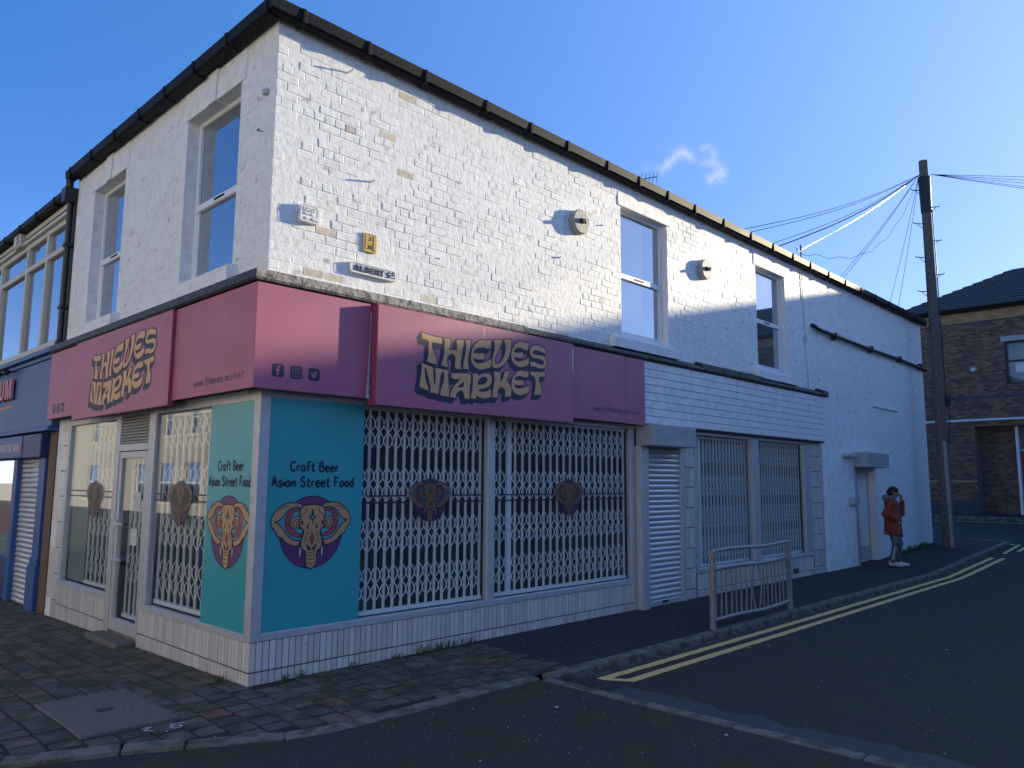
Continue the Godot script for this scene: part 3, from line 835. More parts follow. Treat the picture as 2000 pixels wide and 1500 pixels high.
func brick_wall(wall: Node3D, u0: float, u1: float, v0: float, v1: float, holes: Array, low: float, high: float, singles: int, tan_share := 0.0035) -> void:
	var uneven := FastNoiseLite.new()
	uneven.seed = 5
	uneven.frequency = 0.9
	var list := []
	var row := 0
	var v := v0
	while v < v1 - 0.02:
		var top := minf(v + COURSE, v1)
		var headers := row % 4 == 3
		var pitch := 0.1165 if headers else 0.233
		var gaps := [[u0, u1]]
		for h in holes:
			if h[2] < top - 0.02 and h[3] > v + 0.02:
				var next := []
				for g in gaps:
					if h[1] <= g[0] or h[0] >= g[1]:
						next.append(g)
					else:
						if h[0] > g[0]:
							next.append([g[0], h[0]])
						if h[1] < g[1]:
							next.append([h[1], g[1]])
				gaps = next
		for g in gaps:
			var k := floori((g[0] - u0) / pitch)
			var shift := pitch * 0.5 if row % 2 == 1 else 0.0
			var u := u0 + k * pitch - shift
			while u < g[1]:
				var a := maxf(u, g[0])
				var c := minf(u + pitch, g[1])
				if c - a > 0.035:
					list.append([a, c, v, top])
				u += pitch
		v = top
		row += 1
	list.sort_custom(func(p, q): return p[0] < q[0])
	var rest := MB.new()
	for k in list.size():
		var p: Array = list[k]
		var one := MB.new() if k < singles else rest
		var rough := uneven.get_noise_2d(p[0], p[2])
		var z := lerpf(low, high, pow(clampf(0.42 + 0.8 * rough + rng.randf_range(-0.42, 0.42), 0.0, 1.0), 1.6))
		var t := rng.randf_range(0.955, 1.02)
		one.tint = Color(t, t, t)
		if rng.randf() < tan_share * (3.0 if p[0] < 2.0 else 1.0):
			one.tint = Color(0.72, 0.64, 0.53) * rng.randf_range(0.85, 1.1)
		var j := rng.randf_range(0.0005, 0.003)
		one.slab(p[0] + j, p[1] - rng.randf_range(0.0005, 0.003), p[2] + rng.randf_range(0.0005, 0.003), p[3] - rng.randf_range(0.0005, 0.003), -0.0075, z, rng.randf_range(0.003, 0.009), rng, 0.0016)
		if k < singles:
			part(wall, "brick", one, M.brick_paint)
	if rest.v.size():
		stuff(part(wall, "bricks", rest, M.brick_paint))

func sash_window(house: Node3D, at: Transform3D, u0: float, u1: float, v0: float, v1: float, deep: float, mid: float, sill: Array, lintel: Array) -> void:
	var w := group_node(house, "window", at)
	var f := 0.055
	var z1 := -deep
	var z0 := -deep - 0.06
	part(w, "frame", boxes([[u0, u0 + f, v0, v1, z0, z1], [u1 - f, u1, v0, v1, z0, z1], [u0 + f, u1 - f, v0, v0 + f, z0, z1], [u0 + f, u1 - f, v1 - f, v1, z0, z1], [u0 + f, u1 - f, mid - 0.04, mid + 0.04, z0, z1 + 0.004]], 0.008), M.upvc)
	part(w, "sash", boxes([[u0 + f, u0 + f + 0.035, v0 + f, mid - 0.04, z0 + 0.012, z1 - 0.012], [u1 - f - 0.035, u1 - f, v0 + f, mid - 0.04, z0 + 0.012, z1 - 0.012], [u0 + f + 0.035, u1 - f - 0.035, v0 + f, v0 + f + 0.035, z0 + 0.012, z1 - 0.012]], 0.005), M.upvc)
	part(w, "vent_slot", boxes([[(u0 + u1) / 2.0 - 0.13, (u0 + u1) / 2.0 + 0.1, mid - 0.008, mid + 0.014, z1, z1 + 0.012]], 0.004), M.gutter)
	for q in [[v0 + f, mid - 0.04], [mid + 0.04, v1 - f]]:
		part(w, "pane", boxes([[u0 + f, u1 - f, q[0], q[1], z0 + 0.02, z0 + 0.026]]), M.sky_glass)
	var sl := MB.new()
	sl.sweep_x(PackedVector2Array([Vector2(-deep - 0.05, v0 + 0.01), Vector2(-deep - 0.05, sill[2]), Vector2(0.1, sill[2]), Vector2(0.104, sill[3]), Vector2(0.09, sill[3] + 0.012)]), sill[0], sill[1])
	part(w, "sill", sl, M.smooth_paint)
	part(w, "lintel", boxes([[lintel[0], lintel[1], v1 - 0.006, lintel[2], -deep - 0.055, 0.006]], 0.006), M.smooth_paint)
	part(w, "window_backing", boxes([[u0 - 0.05, u1 + 0.05, v0 - 0.05, v1 + 0.05, -0.95, -0.93]]), M.room)  # dark sheet standing in for the unlit room behind the panes

func corner_building() -> void:
	var h := thing("corner_shop", "two-storey white painted brick corner building with shopfronts below", "building")
	var holes_a := [[5.34, 6.53, 3.72, 5.61], [9.42, 10.6, 3.72, 5.61]]
	var holes_l := [[-1.93, -0.7, 3.74, 5.61], [-4.9, -3.76, 3.72, 5.6]]
	var wa := part(h, "street_wall", wall_boxes(0.02, 12.0, 2.46, 6.0, holes_a, -0.25, -0.006), M.paint)
	brick_wall(wa, 0.0, 12.0, 3.5, 5.98, [[5.27, 6.6, 5.6, 5.81], [9.35, 10.67, 5.6, 5.81]] + holes_a, -0.0056, 0.0005, 300)
	var door := [13.65, 15.0, -0.3, 2.06]
	var wb := part(h, "far_wall", wall_boxes(12.0, 18.87, -0.3, 6.0, [door], -0.25, -0.006), M.paint)
	brick_wall(wb, 12.0, 18.87, -0.1, 5.98, [[12.0, 13.9, -0.3, 3.19], door], -0.0056, -0.0005, 0, 0.0)
	part(h, "rendered_panel", boxes([[12.0, 13.65, -0.3, 3.18, -0.006, 0.006], [13.65, 13.88, 2.4, 3.18, -0.006, 0.006]]), M.render_white)
	part(h, "hood_ledge", boxes([[14.95, 16.66, 3.45, 3.5, -0.01, 0.035]], 0.006), M.smooth_paint)
	var wl := part(h, "side_wall", wall_boxes(-5.62, -0.008, 2.46, 6.0, holes_l, -0.25, -0.006), M.smooth_paint, TL)
	brick_wall(wl, -5.62, -0.004, 3.5, 5.98, [[-2.03, -0.6, 5.6, 5.98], [-5.0, -3.66, 5.59, 5.98]] + holes_l, -0.0056, -0.0028, 0, 0.0)
	part(h, "back_wall", boxes([[0.0, 18.87, -0.3, 6.0, -5.62, -5.4], [18.62, 18.87, -0.3, 6.0, -5.4, -0.26]]), M.render_white)
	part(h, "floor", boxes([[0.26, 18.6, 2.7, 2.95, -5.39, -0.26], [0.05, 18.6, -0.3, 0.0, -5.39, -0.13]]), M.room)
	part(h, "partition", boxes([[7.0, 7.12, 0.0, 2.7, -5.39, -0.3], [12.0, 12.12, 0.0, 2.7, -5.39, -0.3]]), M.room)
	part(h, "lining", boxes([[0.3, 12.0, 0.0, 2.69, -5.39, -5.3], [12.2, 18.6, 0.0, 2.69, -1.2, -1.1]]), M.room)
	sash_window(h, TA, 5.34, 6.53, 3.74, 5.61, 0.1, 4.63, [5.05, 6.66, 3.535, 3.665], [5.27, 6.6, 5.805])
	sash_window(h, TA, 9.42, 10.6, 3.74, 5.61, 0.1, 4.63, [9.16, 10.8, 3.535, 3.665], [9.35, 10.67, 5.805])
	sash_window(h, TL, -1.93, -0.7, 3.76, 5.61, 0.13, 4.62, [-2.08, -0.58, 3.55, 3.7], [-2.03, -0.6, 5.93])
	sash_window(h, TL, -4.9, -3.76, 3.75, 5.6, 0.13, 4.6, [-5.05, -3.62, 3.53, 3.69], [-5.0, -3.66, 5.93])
	for u in [-1.315, -4.33]:  # keystones
		var ks := MB.new()
		ks.solid(PackedVector2Array([Vector2(u - 0.08, 5.595), Vector2(u + 0.08, 5.595), Vector2(u + 0.115, 5.94), Vector2(u - 0.115, 5.94)]), -0.2, 0.022)
		part(h, "keystone", ks, M.smooth_paint, TL)
	# eaves: board, gutter and its brackets, roof
	var eb := MB.new()
	eb.sweep_x(PackedVector2Array([Vector2(-0.02, 5.985), Vector2(0.028, 5.985), Vector2(0.028, 6.09), Vector2(-0.02, 6.09)]), 0.0, 18.9, -1.0, 0.0)
	part(h, "eaves_board", eb, M.board)
	eb = MB.new()
	eb.sweep_x(PackedVector2Array([Vector2(-0.02, 5.985), Vector2(0.028, 5.985), Vector2(0.028, 6.09), Vector2(-0.02, 6.09)]), -5.64, 0.0, 0.0, 1.0)
	part(h, "eaves_board", eb, M.board, TL)
	var prof := PackedVector2Array([Vector2(0.03, 6.045), Vector2(0.03, 5.95), Vector2(0.05, 5.932), Vector2(0.125, 5.932), Vector2(0.152, 5.955), Vector2(0.162, 6.06), Vector2(0.146, 6.06), Vector2(0.14, 6.03)])
	var gb := MB.new()
	gb.sweep_x(prof, 0.0, 18.95, -1.0, 0.0)
	var ga := part(h, "gutter", gb, M.gutter)
	gb = MB.new()
	gb.sweep_x(prof, -5.72, 0.0, 0.0, 1.0)
	var gl := part(h, "gutter", gb, M.gutter, TL)
	var clip := boxes([[-0.024, 0.024, 5.92, 6.068, 0.03, 0.172]], 0.008)
	for x in [0.17, 0.9, 1.64, 2.54, 3.3, 4.0, 4.85, 5.6, 6.35, 7.13, 8.04, 9.0, 9.86, 10.7, 11.5, 12.4, 13.3, 14.2, 15.1, 16.0, 17.0, 18.0]:
		part(ga, "bracket", clip, M.gutter, Transform3D(Basis.IDENTITY, Vector3(x, 0, 0)))
	for x in [0.05, -0.75, -1.5, -2.25, -3.0, -3.8, -4.65, -5.5]:
		part(gl, "bracket", clip, M.gutter, Transform3D(Basis.IDENTITY, Vector3(x, 0, 0)))
	var rb := MB.new()
	var e0 := Vector3(-0.06, 6.07, 0.06)
	var e1 := Vector3(18.95, 6.07, 0.06)
	var e2 := Vector3(18.95, 6.07, -5.7)
	var e3 := Vector3(-0.06, 6.07, -5.7)
	var r0 := Vector3(2.8, 7.3, -2.8)
	var r1 := Vector3(18.9, 7.3, -2.8)
	rb.quad(e0, e1, r1, r0)
	rb.quad(e2, e3, r0, r1)
	rb.tri(e3, e0, r0)
	rb.tri(e1, e2, r1)
	rb.quad(e0 - Vector3(0, 0.03, 0), e3 - Vector3(0, 0.03, 0), e2 - Vector3(0, 0.03, 0), e1 - Vector3(0, 0.03, 0))
	part(h, "roof", rb, M.slate)
	# weathered ledge over the shopfront
	var lp := PackedVector2Array([Vector2(-0.02, 3.56), Vector2(-0.02, 3.41), Vector2(0.19, 3.41), Vector2(0.205, 3.43), Vector2(0.2, 3.505), Vector2(0.03, 3.545)])
	var lb := MB.new()
	lb.sweep_x(lp, 0.0, 3.2, -1.0, 0.0)
	part(h, "stone_ledge", lb, M.stone_band)
	var x := 3.2
	while x < 12.0:
		var w := rng.randf_range(0.5, 1.1)
		lb = MB.new()
		var d := rng.randf_range(-0.012, 0.012)
		var lift := 0.05 if (x > 7.0 and x < 8.6) or x > 10.9 else 0.0
		lb.sweep_x(PackedVector2Array([Vector2(-0.02, 3.56), Vector2(-0.02, 3.41), Vector2(0.15 + d, 3.415), Vector2(0.165 + d, 3.44), Vector2(0.16 + d, 3.475 + lift), Vector2(0.03, 3.53 + lift)]), x, minf(x + w, 12.05))
		part(h, "felt_ledge", lb, M.bitumen)
		x += w
	lb = MB.new()
	lb.sweep_x(lp, -5.62, -0.01, 0.0, 1.0)
	part(h, "felt_ledge", lb, M.bitumen, TL)
	# painted boarding over the second shopfront
	part(h, "boarding_back", boxes([[5.63, 11.92, 2.5, 3.42, 0.0, 0.09]]), M.grout)
	for k in 8:
		part(h, "board", boxes([[5.635, 11.93, 2.525 + k * 0.111, 2.525 + k * 0.111 + 0.1045, 0.088, 0.12 + rng.randf_range(-0.002, 0.002)]], 0.004), M.clad)
	part(h, "lintel_beam", boxes([[0.0, 11.95, 2.44, 2.56, -0.24, -0.01]]), M.grey_box)
	part(h, "lintel_beam", boxes([[-5.6, -0.25, 2.42, 2.56, -0.24, -0.01]]), M.grey_box, TL)
	part(h, "fascia_carcass", boxes([[0.0, 5.61, 2.5, 3.405, -0.004, 0.148]]), M.grout)
	part(h, "fascia_carcass", boxes([[-5.59, 0.0, 2.5, 3.405, -0.004, 0.148], [0.0, 0.148, 2.5, 3.405, -0.004, 0.148]]), M.grout, TL)

func tiles(house: Node3D, at: Transform3D, u0: float, u1: float, rows: Array, pitch: float, cap: int, called := "plinth") -> int:
	var bed := part(house, called, boxes([[u0 + 0.01, u1 - 0.01, rows[0][0], rows[-1][1] + 0.004, -0.14, -0.008]]), M.grout, at)
	var made := []
	for r in rows:
		for k in 5:
			var t := MB.new()
			var s := 1.0 - 0.045 * k
			t.tint = Color(s, s * (1.0 - 0.01 * k), s * (1.0 - 0.02 * k))
			t.cbox(Vector3(0.004, r[0] + 0.004, -0.0085), Vector3(pitch - 0.004, r[1] - 0.004, 0.0), 0.0025)
			made.append(t)
	var meshes := made.map(func(t): return t.mesh())
	var rest := MB.new()
	var count := 0
	for i in rows.size():
		var m := roundi((u1 - u0) / pitch)
		for k in m:
			var x := u0 + (u1 - u0) * k / m
			var pick := i * 5 + rng.randi() % 5
			count += 1
			if count <= cap:
				part(bed, "tile", meshes[pick], M.tile, Transform3D(Basis.from_scale(Vector3((u1 - u0) / m / pitch, 1, 1)), Vector3(x, 0, rng.randf_range(-0.0008, 0.0008))))
			else:
				var src: MB = made[pick]
				for q in src.v.size():
					rest.v.append(src.v[q] + Vector3(x, 0, 0))
					rest.n.append(src.n[q])
					rest.c.append(src.c[q])
	if rest.v.size():
		stuff(part(bed, "tiles", rest, M.tile))
	return count

func grille(called: String, label: String, at: Transform3D, u0: float, u1: float, v0: float, v1: float, pitch: float, heavy := []) -> void:
	var g := thing(called, label, "security grille", at, "folding security grilles behind the shop windows")
	var m := maxi(1, roundi((u1 - u0) / pitch))
	var p := (u1 - u0) / m
	var bar := boxes([[-0.0125, -0.0045, v0, v1, -0.01, 0.01], [0.0045, 0.0125, v0, v1, -0.01, 0.01]], 0.002)
	var bar_mesh := bar.mesh()
	var lat := MB.new()
	for c in [2.19, 1.67, 1.18, 0.71]:
		for half in [-0.082, 0.082]:
			for s in [-1.0, 1.0]:
				var pl := PackedVector2Array()
				for k in 9:
					var t := k / 8.0
					var ease_t := t + 0.11 * sin(TAU * t)
					pl.append(Vector2(p * ease_t, c + half + s * (t - 0.5) * 0.17))
				for k in 8:
					var d := (pl[k + 1] - pl[k]).normalized().orthogonal() * 0.0052
					var z: float = 0.013 + 0.003 * s
					lat.quad_out(Vector3(pl[k].x + d.x, pl[k].y + d.y, z), Vector3(pl[k + 1].x + d.x, pl[k + 1].y + d.y, z), Vector3(pl[k + 1].x - d.x, pl[k + 1].y - d.y, z), Vector3(pl[k].x - d.x, pl[k].y - d.y, z), Vector3(0, 0, -5))
					lat.quad_out(Vector3(pl[k].x + d.x, pl[k].y + d.y, z - 0.004), Vector3(pl[k + 1].x + d.x, pl[k + 1].y + d.y, z - 0.004), Vector3(pl[k + 1].x - d.x, pl[k + 1].y - d.y, z - 0.004), Vector3(pl[k].x - d.x, pl[k].y - d.y, z - 0.004), Vector3(0, 0, 5))
	var lat_mesh := lat.mesh()
	for k in m + 1:
		part(g, "bar", bar_mesh, M.grille, Transform3D(Basis.IDENTITY, Vector3(u0 + k * p, 0, 0)))
		if k < m:
			part(g, "lattice", lat_mesh, M.grille, Transform3D(Basis.IDENTITY, Vector3(u0 + k * p, 0, 0)))
	for u in heavy:
		part(g, "lock_post", boxes([[u - 0.035, u + 0.035, v0, v1, -0.02, 0.018]], 0.004), M.grille)
	part(g, "track", boxes([[u0 - 0.02, u1 + 0.02, v0 - 0.04, v0, -0.025, 0.025], [u0 - 0.02, u1 + 0.02, v1, v1 + 0.04, -0.025, 0.025]], 0.003), M.grille)

func shopfronts() -> void:
	var f := thing("shopfront", "grey aluminium shopfront wrapping the corner, with cream tiled plinth", "shopfront")
	var rows := [[-0.16, 0.094], [0.098, 0.345]]
	tiles(f, TA, 0.0, 5.6, rows, 0.0625, 180)
	tiles(f, TL, -2.43, 0.0, rows, 0.0625, 78)
	tiles(f, TL, -5.2, -3.43, rows, 0.0625, 0)
	part(f, "corner_post", boxes([[-0.012, 0.095, 0.345, 2.47, -0.095, 0.012]], 0.006), M.aluminium)
	part(f, "frame", boxes([[0.095, 5.6, 0.345, 0.41, -0.07, 0.008], [0.095, 5.6, 2.43, 2.5, -0.07, 0.004], [2.765, 2.88, 0.41, 2.43, -0.07, 0.006], [5.5, 5.6, 0.41, 2.43, -0.07, 0.002]], 0.005), M.aluminium)
	part(f, "frame", boxes([[-2.43, -0.095, 0.335, 0.4, -0.07, 0.008], [-5.2, -3.42, 0.335, 0.4, -0.07, 0.008], [-2.27, -0.095, 2.4, 2.47, -0.07, 0.004], [-5.2, -3.42, 2.4, 2.47, -0.07, 0.004], [-2.44, -2.27, 0.4, 2.47, -0.07, 0.006], [-2.44, -2.43, 0.0, 0.4, -0.07, 0.006], [-3.42, -3.29, 0.0, 2.47, -0.07, 0.006], [-5.2, -5.1, 0.4, 2.4, -0.07, 0.004]], 0.004), M.aluminium, TL)
	part(f, "pane", boxes([[1.085, 2.765, 0.41, 2.43, -0.034, -0.026]]), M.dirty_glass)
	part(f, "pane", boxes([[2.88, 5.5, 0.41, 2.43, -0.034, -0.026]]), M.dirty_glass)
	part(f, "pane", boxes([[-2.27, -0.955, 0.4, 2.4, -0.034, -0.026]]), M.dirty_glass, TL)
	part(f, "pane", boxes([[-5.1, -3.42, 0.4, 2.4, -0.034, -0.026]]), M.dirty_glass, TL)
	var lv := group_node(f, "louvre", TL)
	part(lv, "backing", boxes([[-3.28, -2.45, 2.1, 2.42, -0.06, -0.05]]), M.black)
	for k in 9:
		var s := part(lv, "slat", boxes([[-3.28, -2.45, -0.004, 0.004, -0.022, 0.022]], 0.002), M.aluminium)
		s.transform = Transform3D(Basis(Vector3.RIGHT, 0.7), Vector3(0, 2.125 + k * 0.034, -0.02))
	part(lv, "header", boxes([[-3.29, -2.44, 2.02, 2.1, -0.06, 0.012]], 0.004), M.aluminium)
	var dr := group_node(f, "door", TL)
	part(dr, "leaf", boxes([[-3.285, -3.215, 0.03, 2.015, -0.06, -0.005], [-2.51, -2.445, 0.03, 2.015, -0.06, -0.005], [-3.215, -2.51, 0.03, 0.16, -0.06, -0.005], [-3.215, -2.51, 1.94, 2.015, -0.06, -0.005]], 0.005), M.aluminium)
	part(dr, "pane", boxes([[-3.215, -2.51, 0.16, 1.94, -0.036, -0.03]]), M.dirty_glass)
	part(dr, "handle", boxes([[-3.26, -3.02, 1.185, 1.215, 0.0, 0.03], [-3.27, -3.22, 1.16, 1.25, -0.006, 0.012]], 0.006), M.shutter)
	part(dr, "pull_bar", boxes([[-3.26, -3.02, 0.79, 0.815, -0.005, 0.025]], 0.006), M.shutter)
	part(dr, "notice", boxes([[-2.86, -2.68, 0.98, 1.16, -0.029, -0.0275]]), M.litter)
	part(dr, "notice", boxes([[-2.8, -2.63, 1.36, 1.56, -0.029, -0.0275]]), M.aluminium)
	part(f, "threshold", boxes([[-3.44, -2.42, -0.3, 0.03, -0.2, 0.0]], 0.01), M.slab, TL)
	part(f, "step", boxes([[-3.42, -2.45, -0.3, -0.0, 0.0, 0.2]], 0.02), M.slab, TL)
	var pil := []
	for k in 8:
		pil.append([-0.2 + k * 0.335, -0.2 + k * 0.335 + 0.331])
	tiles(f, TL, -5.62, -5.21, pil, 0.41, 99, "pilaster")
	# second shopfront
	var g := thing("second_shopfront", "plain shopfront with two grille windows under white painted boarding", "shopfront")
	tiles(g, TA, 7.19, 11.42, rows, 0.0625, 150)
	part(g, "vent_brick", boxes([[10.5, 10.73, 0.08, 0.17, -0.02, 0.004]], 0.004), M.brown)
	var prow := []
	for k in 9:
		prow.append([-0.16 + k * 0.3, -0.16 + k * 0.3 + 0.294])
	tiles(g, TA, 6.84, 7.16, prow, 0.0535, 70, "pilaster")
	tiles(g, TA, 11.45, 11.93, prow, 0.06, 80, "pilaster")
	part(g, "frame", boxes([[7.18, 11.43, 0.35, 0.415, -0.07, 0.012], [7.18, 11.43, 2.44, 2.5, -0.07, 0.006], [7.17, 7.24, 0.415, 2.44, -0.07, 0.004], [9.03, 9.24, 0.415, 2.44, -0.07, 0.03], [11.13, 11.43, 0.415, 2.44, -0.07, 0.006]], 0.005), M.aluminium)
	part(g, "pane", boxes([[7.24, 9.03, 0.415, 2.44, -0.034, -0.026]]), M.dirty_glass)
	part(g, "pane", boxes([[9.24, 11.13, 0.415, 2.44, -0.034, -0.026]]), M.dirty_glass)
	part(g, "display_back", boxes([[7.24, 11.4, 0.0, 2.6, -0.7, -0.66]]), M.curtain)
	part(g, "display_post", boxes([[7.5, 7.62, 0.3, 2.44, -0.3, -0.2]], 0.006), M.logo_teal)
	grille("folding_grille", "white folding grille behind shop window beside teal elephant poster on Albert Street", Transform3D(Basis.IDENTITY, Vector3(0, 0, -0.1)), 1.12, 2.74, 0.46, 2.4, 0.108)
	grille("folding_grille", "white folding grille with a broad lock post behind the widest shop window", Transform3D(Basis.IDENTITY, Vector3(0, 0, -0.1)), 2.93, 5.46, 0.46, 2.4, 0.127, [3.2])
	grille("folding_grille", "white folding grille beside narrow teal post, under painted boarding", Transform3D(Basis.IDENTITY, Vector3(0, 0, -0.1)), 7.29, 8.98, 0.46, 2.4, 0.105, [7.45])
	grille("folding_grille", "white folding grille in boarded shopfront window beside the rendered wall", Transform3D(Basis.IDENTITY, Vector3(0, 0, -0.1)), 9.29, 11.09, 0.46, 2.4, 0.105)
	var back := Transform3D(TL.basis, Vector3(0.1, 0, 0))
	grille("folding_grille", "white folding grille between glazed door and teal poster facing the block paving", back, -2.22, -1.0, 0.46, 2.36, 0.145)
	grille("folding_grille", "white folding grille behind half-covered window next to pilaster by blue bar", back, -4.42, -3.46, 0.46, 2.36, 0.155)
	grille("folding_grille", "white folding grille behind the glazed shop door", Transform3D(TL.basis, Vector3(0.14, 0, 0)), -3.2, -2.52, 0.2, 2.0, 0.13)
	part(f, "window_screen", boxes([[-5.08, -4.46, 0.42, 2.38, -0.09, -0.08]]), mat(lin(0.22, 0.27, 0.24), 0.6), TL)
	# furniture in the dim shop
	for q in [[1.6, -2.2], [3.4, -2.6], [4.8, -1.9]]:
		var t := thing("bar_table", "brown wooden table in the dim shop behind the grille", "table", Transform3D(Basis.IDENTITY, Vector3(q[0], 0, q[1])), "tables inside the shop")
		part(t, "top", boxes([[-0.5, 0.5, 0.98, 1.03, -0.35, 0.35]], 0.01), M.wood)
		for s in [[-1, -1], [1, -1], [1, 1], [-1, 1]]:
			part(t, "leg", boxes([[s[0] * 0.44 - 0.03, s[0] * 0.44 + 0.03, 0.0, 0.98, s[1] * 0.29 - 0.03, s[1] * 0.29 + 0.03]], 0.005), M.black)
	# roller shutters with their boxes
	var s1 := thing("roller_shutter", "closed grey roller shutter with big box between the two shopfronts", "roller shutter")
	part(s1, "box", boxes([[5.63, 6.77, 2.21, 2.5, 0.0, 0.286]], 0.008), M.grey_box)
	part(s1, "guide", boxes([[5.61, 5.8, -0.2, 2.21, -0.05, 0.1]], 0.006), M.aluminium)
	part(s1, "guide", boxes([[6.72, 6.83, -0.2, 2.21, -0.05, 0.04]], 0.006), M.aluminium)
	var slat := MB.new()
	slat.sweep_x(PackedVector2Array([Vector2(-0.03, 0.0), Vector2(0.0, 0.004), Vector2(0.014, 0.022), Vector2(0.016, 0.04), Vector2(0.008, 0.06), Vector2(-0.006, 0.07), Vector2(-0.03, 0.072)]), 5.8, 6.72)
	var sm := slat.mesh()
	for k in 30:
		part(s1, "slat", sm, M.shutter, Transform3D(Basis.IDENTITY, Vector3(0, 0.07 + k * 0.0735, 0)))
	part(s1, "bottom_rail", boxes([[5.8, 6.72, -0.03, 0.07, -0.03, 0.02]], 0.006), M.shutter)
	part(s1, "lock", boxes([[6.2, 6.34, 0.03, 0.06, 0.02, 0.034]], 0.004), M.black)
	var s2 := thing("shutter_doorway", "narrow grey side door under a grey shutter box in the white wall", "door")
	part(s2, "box", boxes([[13.6, 14.92, 2.06, 2.375, 0.0, 0.31]], 0.008), M.grey_box)
	part(s2, "guide", boxes([[13.62, 13.76, -0.2, 2.06, -0.1, 0.02]], 0.006), M.aluminium)
	part(s2, "frame", boxes([[14.86, 14.99, -0.2, 2.06, -0.16, -0.01], [13.76, 14.86, 1.98, 2.06, -0.2, -0.02]], 0.006), M.sign_white)
	part(s2, "leaf", boxes([[13.76, 14.86, 0.02, 1.98, -0.21, -0.165]], 0.006), M.sign_white)
	part(s2, "kick_plate", boxes([[13.9, 14.8, 0.05, 0.36, -0.165, -0.16]]), M.aluminium)
	part(s2, "key_box", boxes([[13.3, 13.6, 1.28, 1.44, 0.006, 0.11], [13.6, 13.64, 1.3, 1.42, 0.006, 0.06]], 0.006), M.aluminium)
	var lamp := thing("security_light", "small grey security lamp beside the side door's shutter box", "lamp", Transform3D(Basis.IDENTITY, Vector3(13.3, 2.29, 0.0)))
	part(lamp, "housing", boxes([[-0.24, 0.22, -0.03, 0.05, 0.0, 0.12]], 0.012), M.aluminium)
	part(lamp, "lens", boxes([[-0.22, 0.2, -0.036, -0.03, 0.02, 0.11]]), M.litter)
# ---------------------------------------------------------------- signs
func logo_lettering(sign: Node3D, at: Vector2, z: float) -> void:
	var shade := MB.new()
	for k in LETTERS.size():
		var p := smooth(pts(LETTERS[k], 0.001), true, 4)
		for i in p.size():
			p[i] += at
		var fat := Geometry2D.offset_polygon(p, 0.013, Geometry2D.JOIN_ROUND)
		for step in 6:
			for f in fat:
				if Geometry2D.is_polygon_clockwise(f) == Geometry2D.is_polygon_clockwise(fat[0]):
					var q := PackedVector2Array()
					for w in f:
						q.append(w + Vector2(-0.047, -0.052) * (5 - step) / 5.0)
					shade.poly(q, z + 0.0003 + 0.00035 * step + 0.00002 * (k % 4))
	part(sign, "letter_shadow", shade, M.navy)
	for k in LETTERS.size():
		var p := smooth(pts(LETTERS[k], 0.001), true, 4)
		for i in p.size():
			p[i] += at
		var g := MB.new()
		g.poly(p, z + 0.0032)
		var letter := part(sign, "letter", g, M.gold)
		if k == 8 or k == 9:
			var h := smooth(pts(LETTER_HOLES[k - 8], 0.001), true, 4)
			for i in h.size():
				h[i] += at
			var hb := MB.new()
			hb.poly(h, z + 0.0038)
			part(letter, "counter", hb, M.navy)

func social_icons(sign: Node3D, x0: float, y0: float, z: float, s: float, pitch: float) -> void:
	for k in 3:
		var x := x0 + k * pitch
		var b := MB.new()
		b.poly(round_rect(x, x + s, y0, y0 + s, s * 0.2), z)
		var icon := part(sign, "icon", b, M.navy)
		var g := MB.new()
		var c := Vector2(x + s / 2.0, y0 + s / 2.0)
		if k == 0:
			g.ribbon(smooth(PackedVector2Array([c + Vector2(0.2, 0.33) * s, c + Vector2(0.06, 0.32) * s, c + Vector2(0.0, 0.2) * s, c + Vector2(-0.01, 0.0) * s, c + Vector2(-0.02, -0.38) * s]), false), s * 0.14, z + 0.0006)
			g.ribbon(PackedVector2Array([c + Vector2(-0.18, 0.04) * s, c + Vector2(0.17, 0.04) * s]), s * 0.12, z + 0.0009)
		elif k == 1:
			g.ribbon(round_rect(x + s * 0.18, x + s * 0.82, y0 + s * 0.18, y0 + s * 0.82, s * 0.06), s * 0.045, z + 0.0006, true)
			g.ribbon(circle(c, s * 0.17, 20), s * 0.06, z + 0.0006, true)
		else:
			g.poly(smooth(PackedVector2Array([c + Vector2(-0.3, 0.2) * s, c + Vector2(-0.14, 0.08) * s, c + Vector2(0.01, 0.06) * s, c + Vector2(0.05, 0.22) * s, c + Vector2(0.2, 0.25) * s, c + Vector2(0.33, 0.22) * s, c + Vector2(0.25, 0.08) * s, c + Vector2(0.17, -0.14) * s, c + Vector2(-0.02, -0.28) * s, c + Vector2(-0.28, -0.26) * s, c + Vector2(-0.12, -0.16) * s, c + Vector2(-0.26, -0.04) * s])), z + 0.0006)
		part(icon, "emblem", g, M.pink)

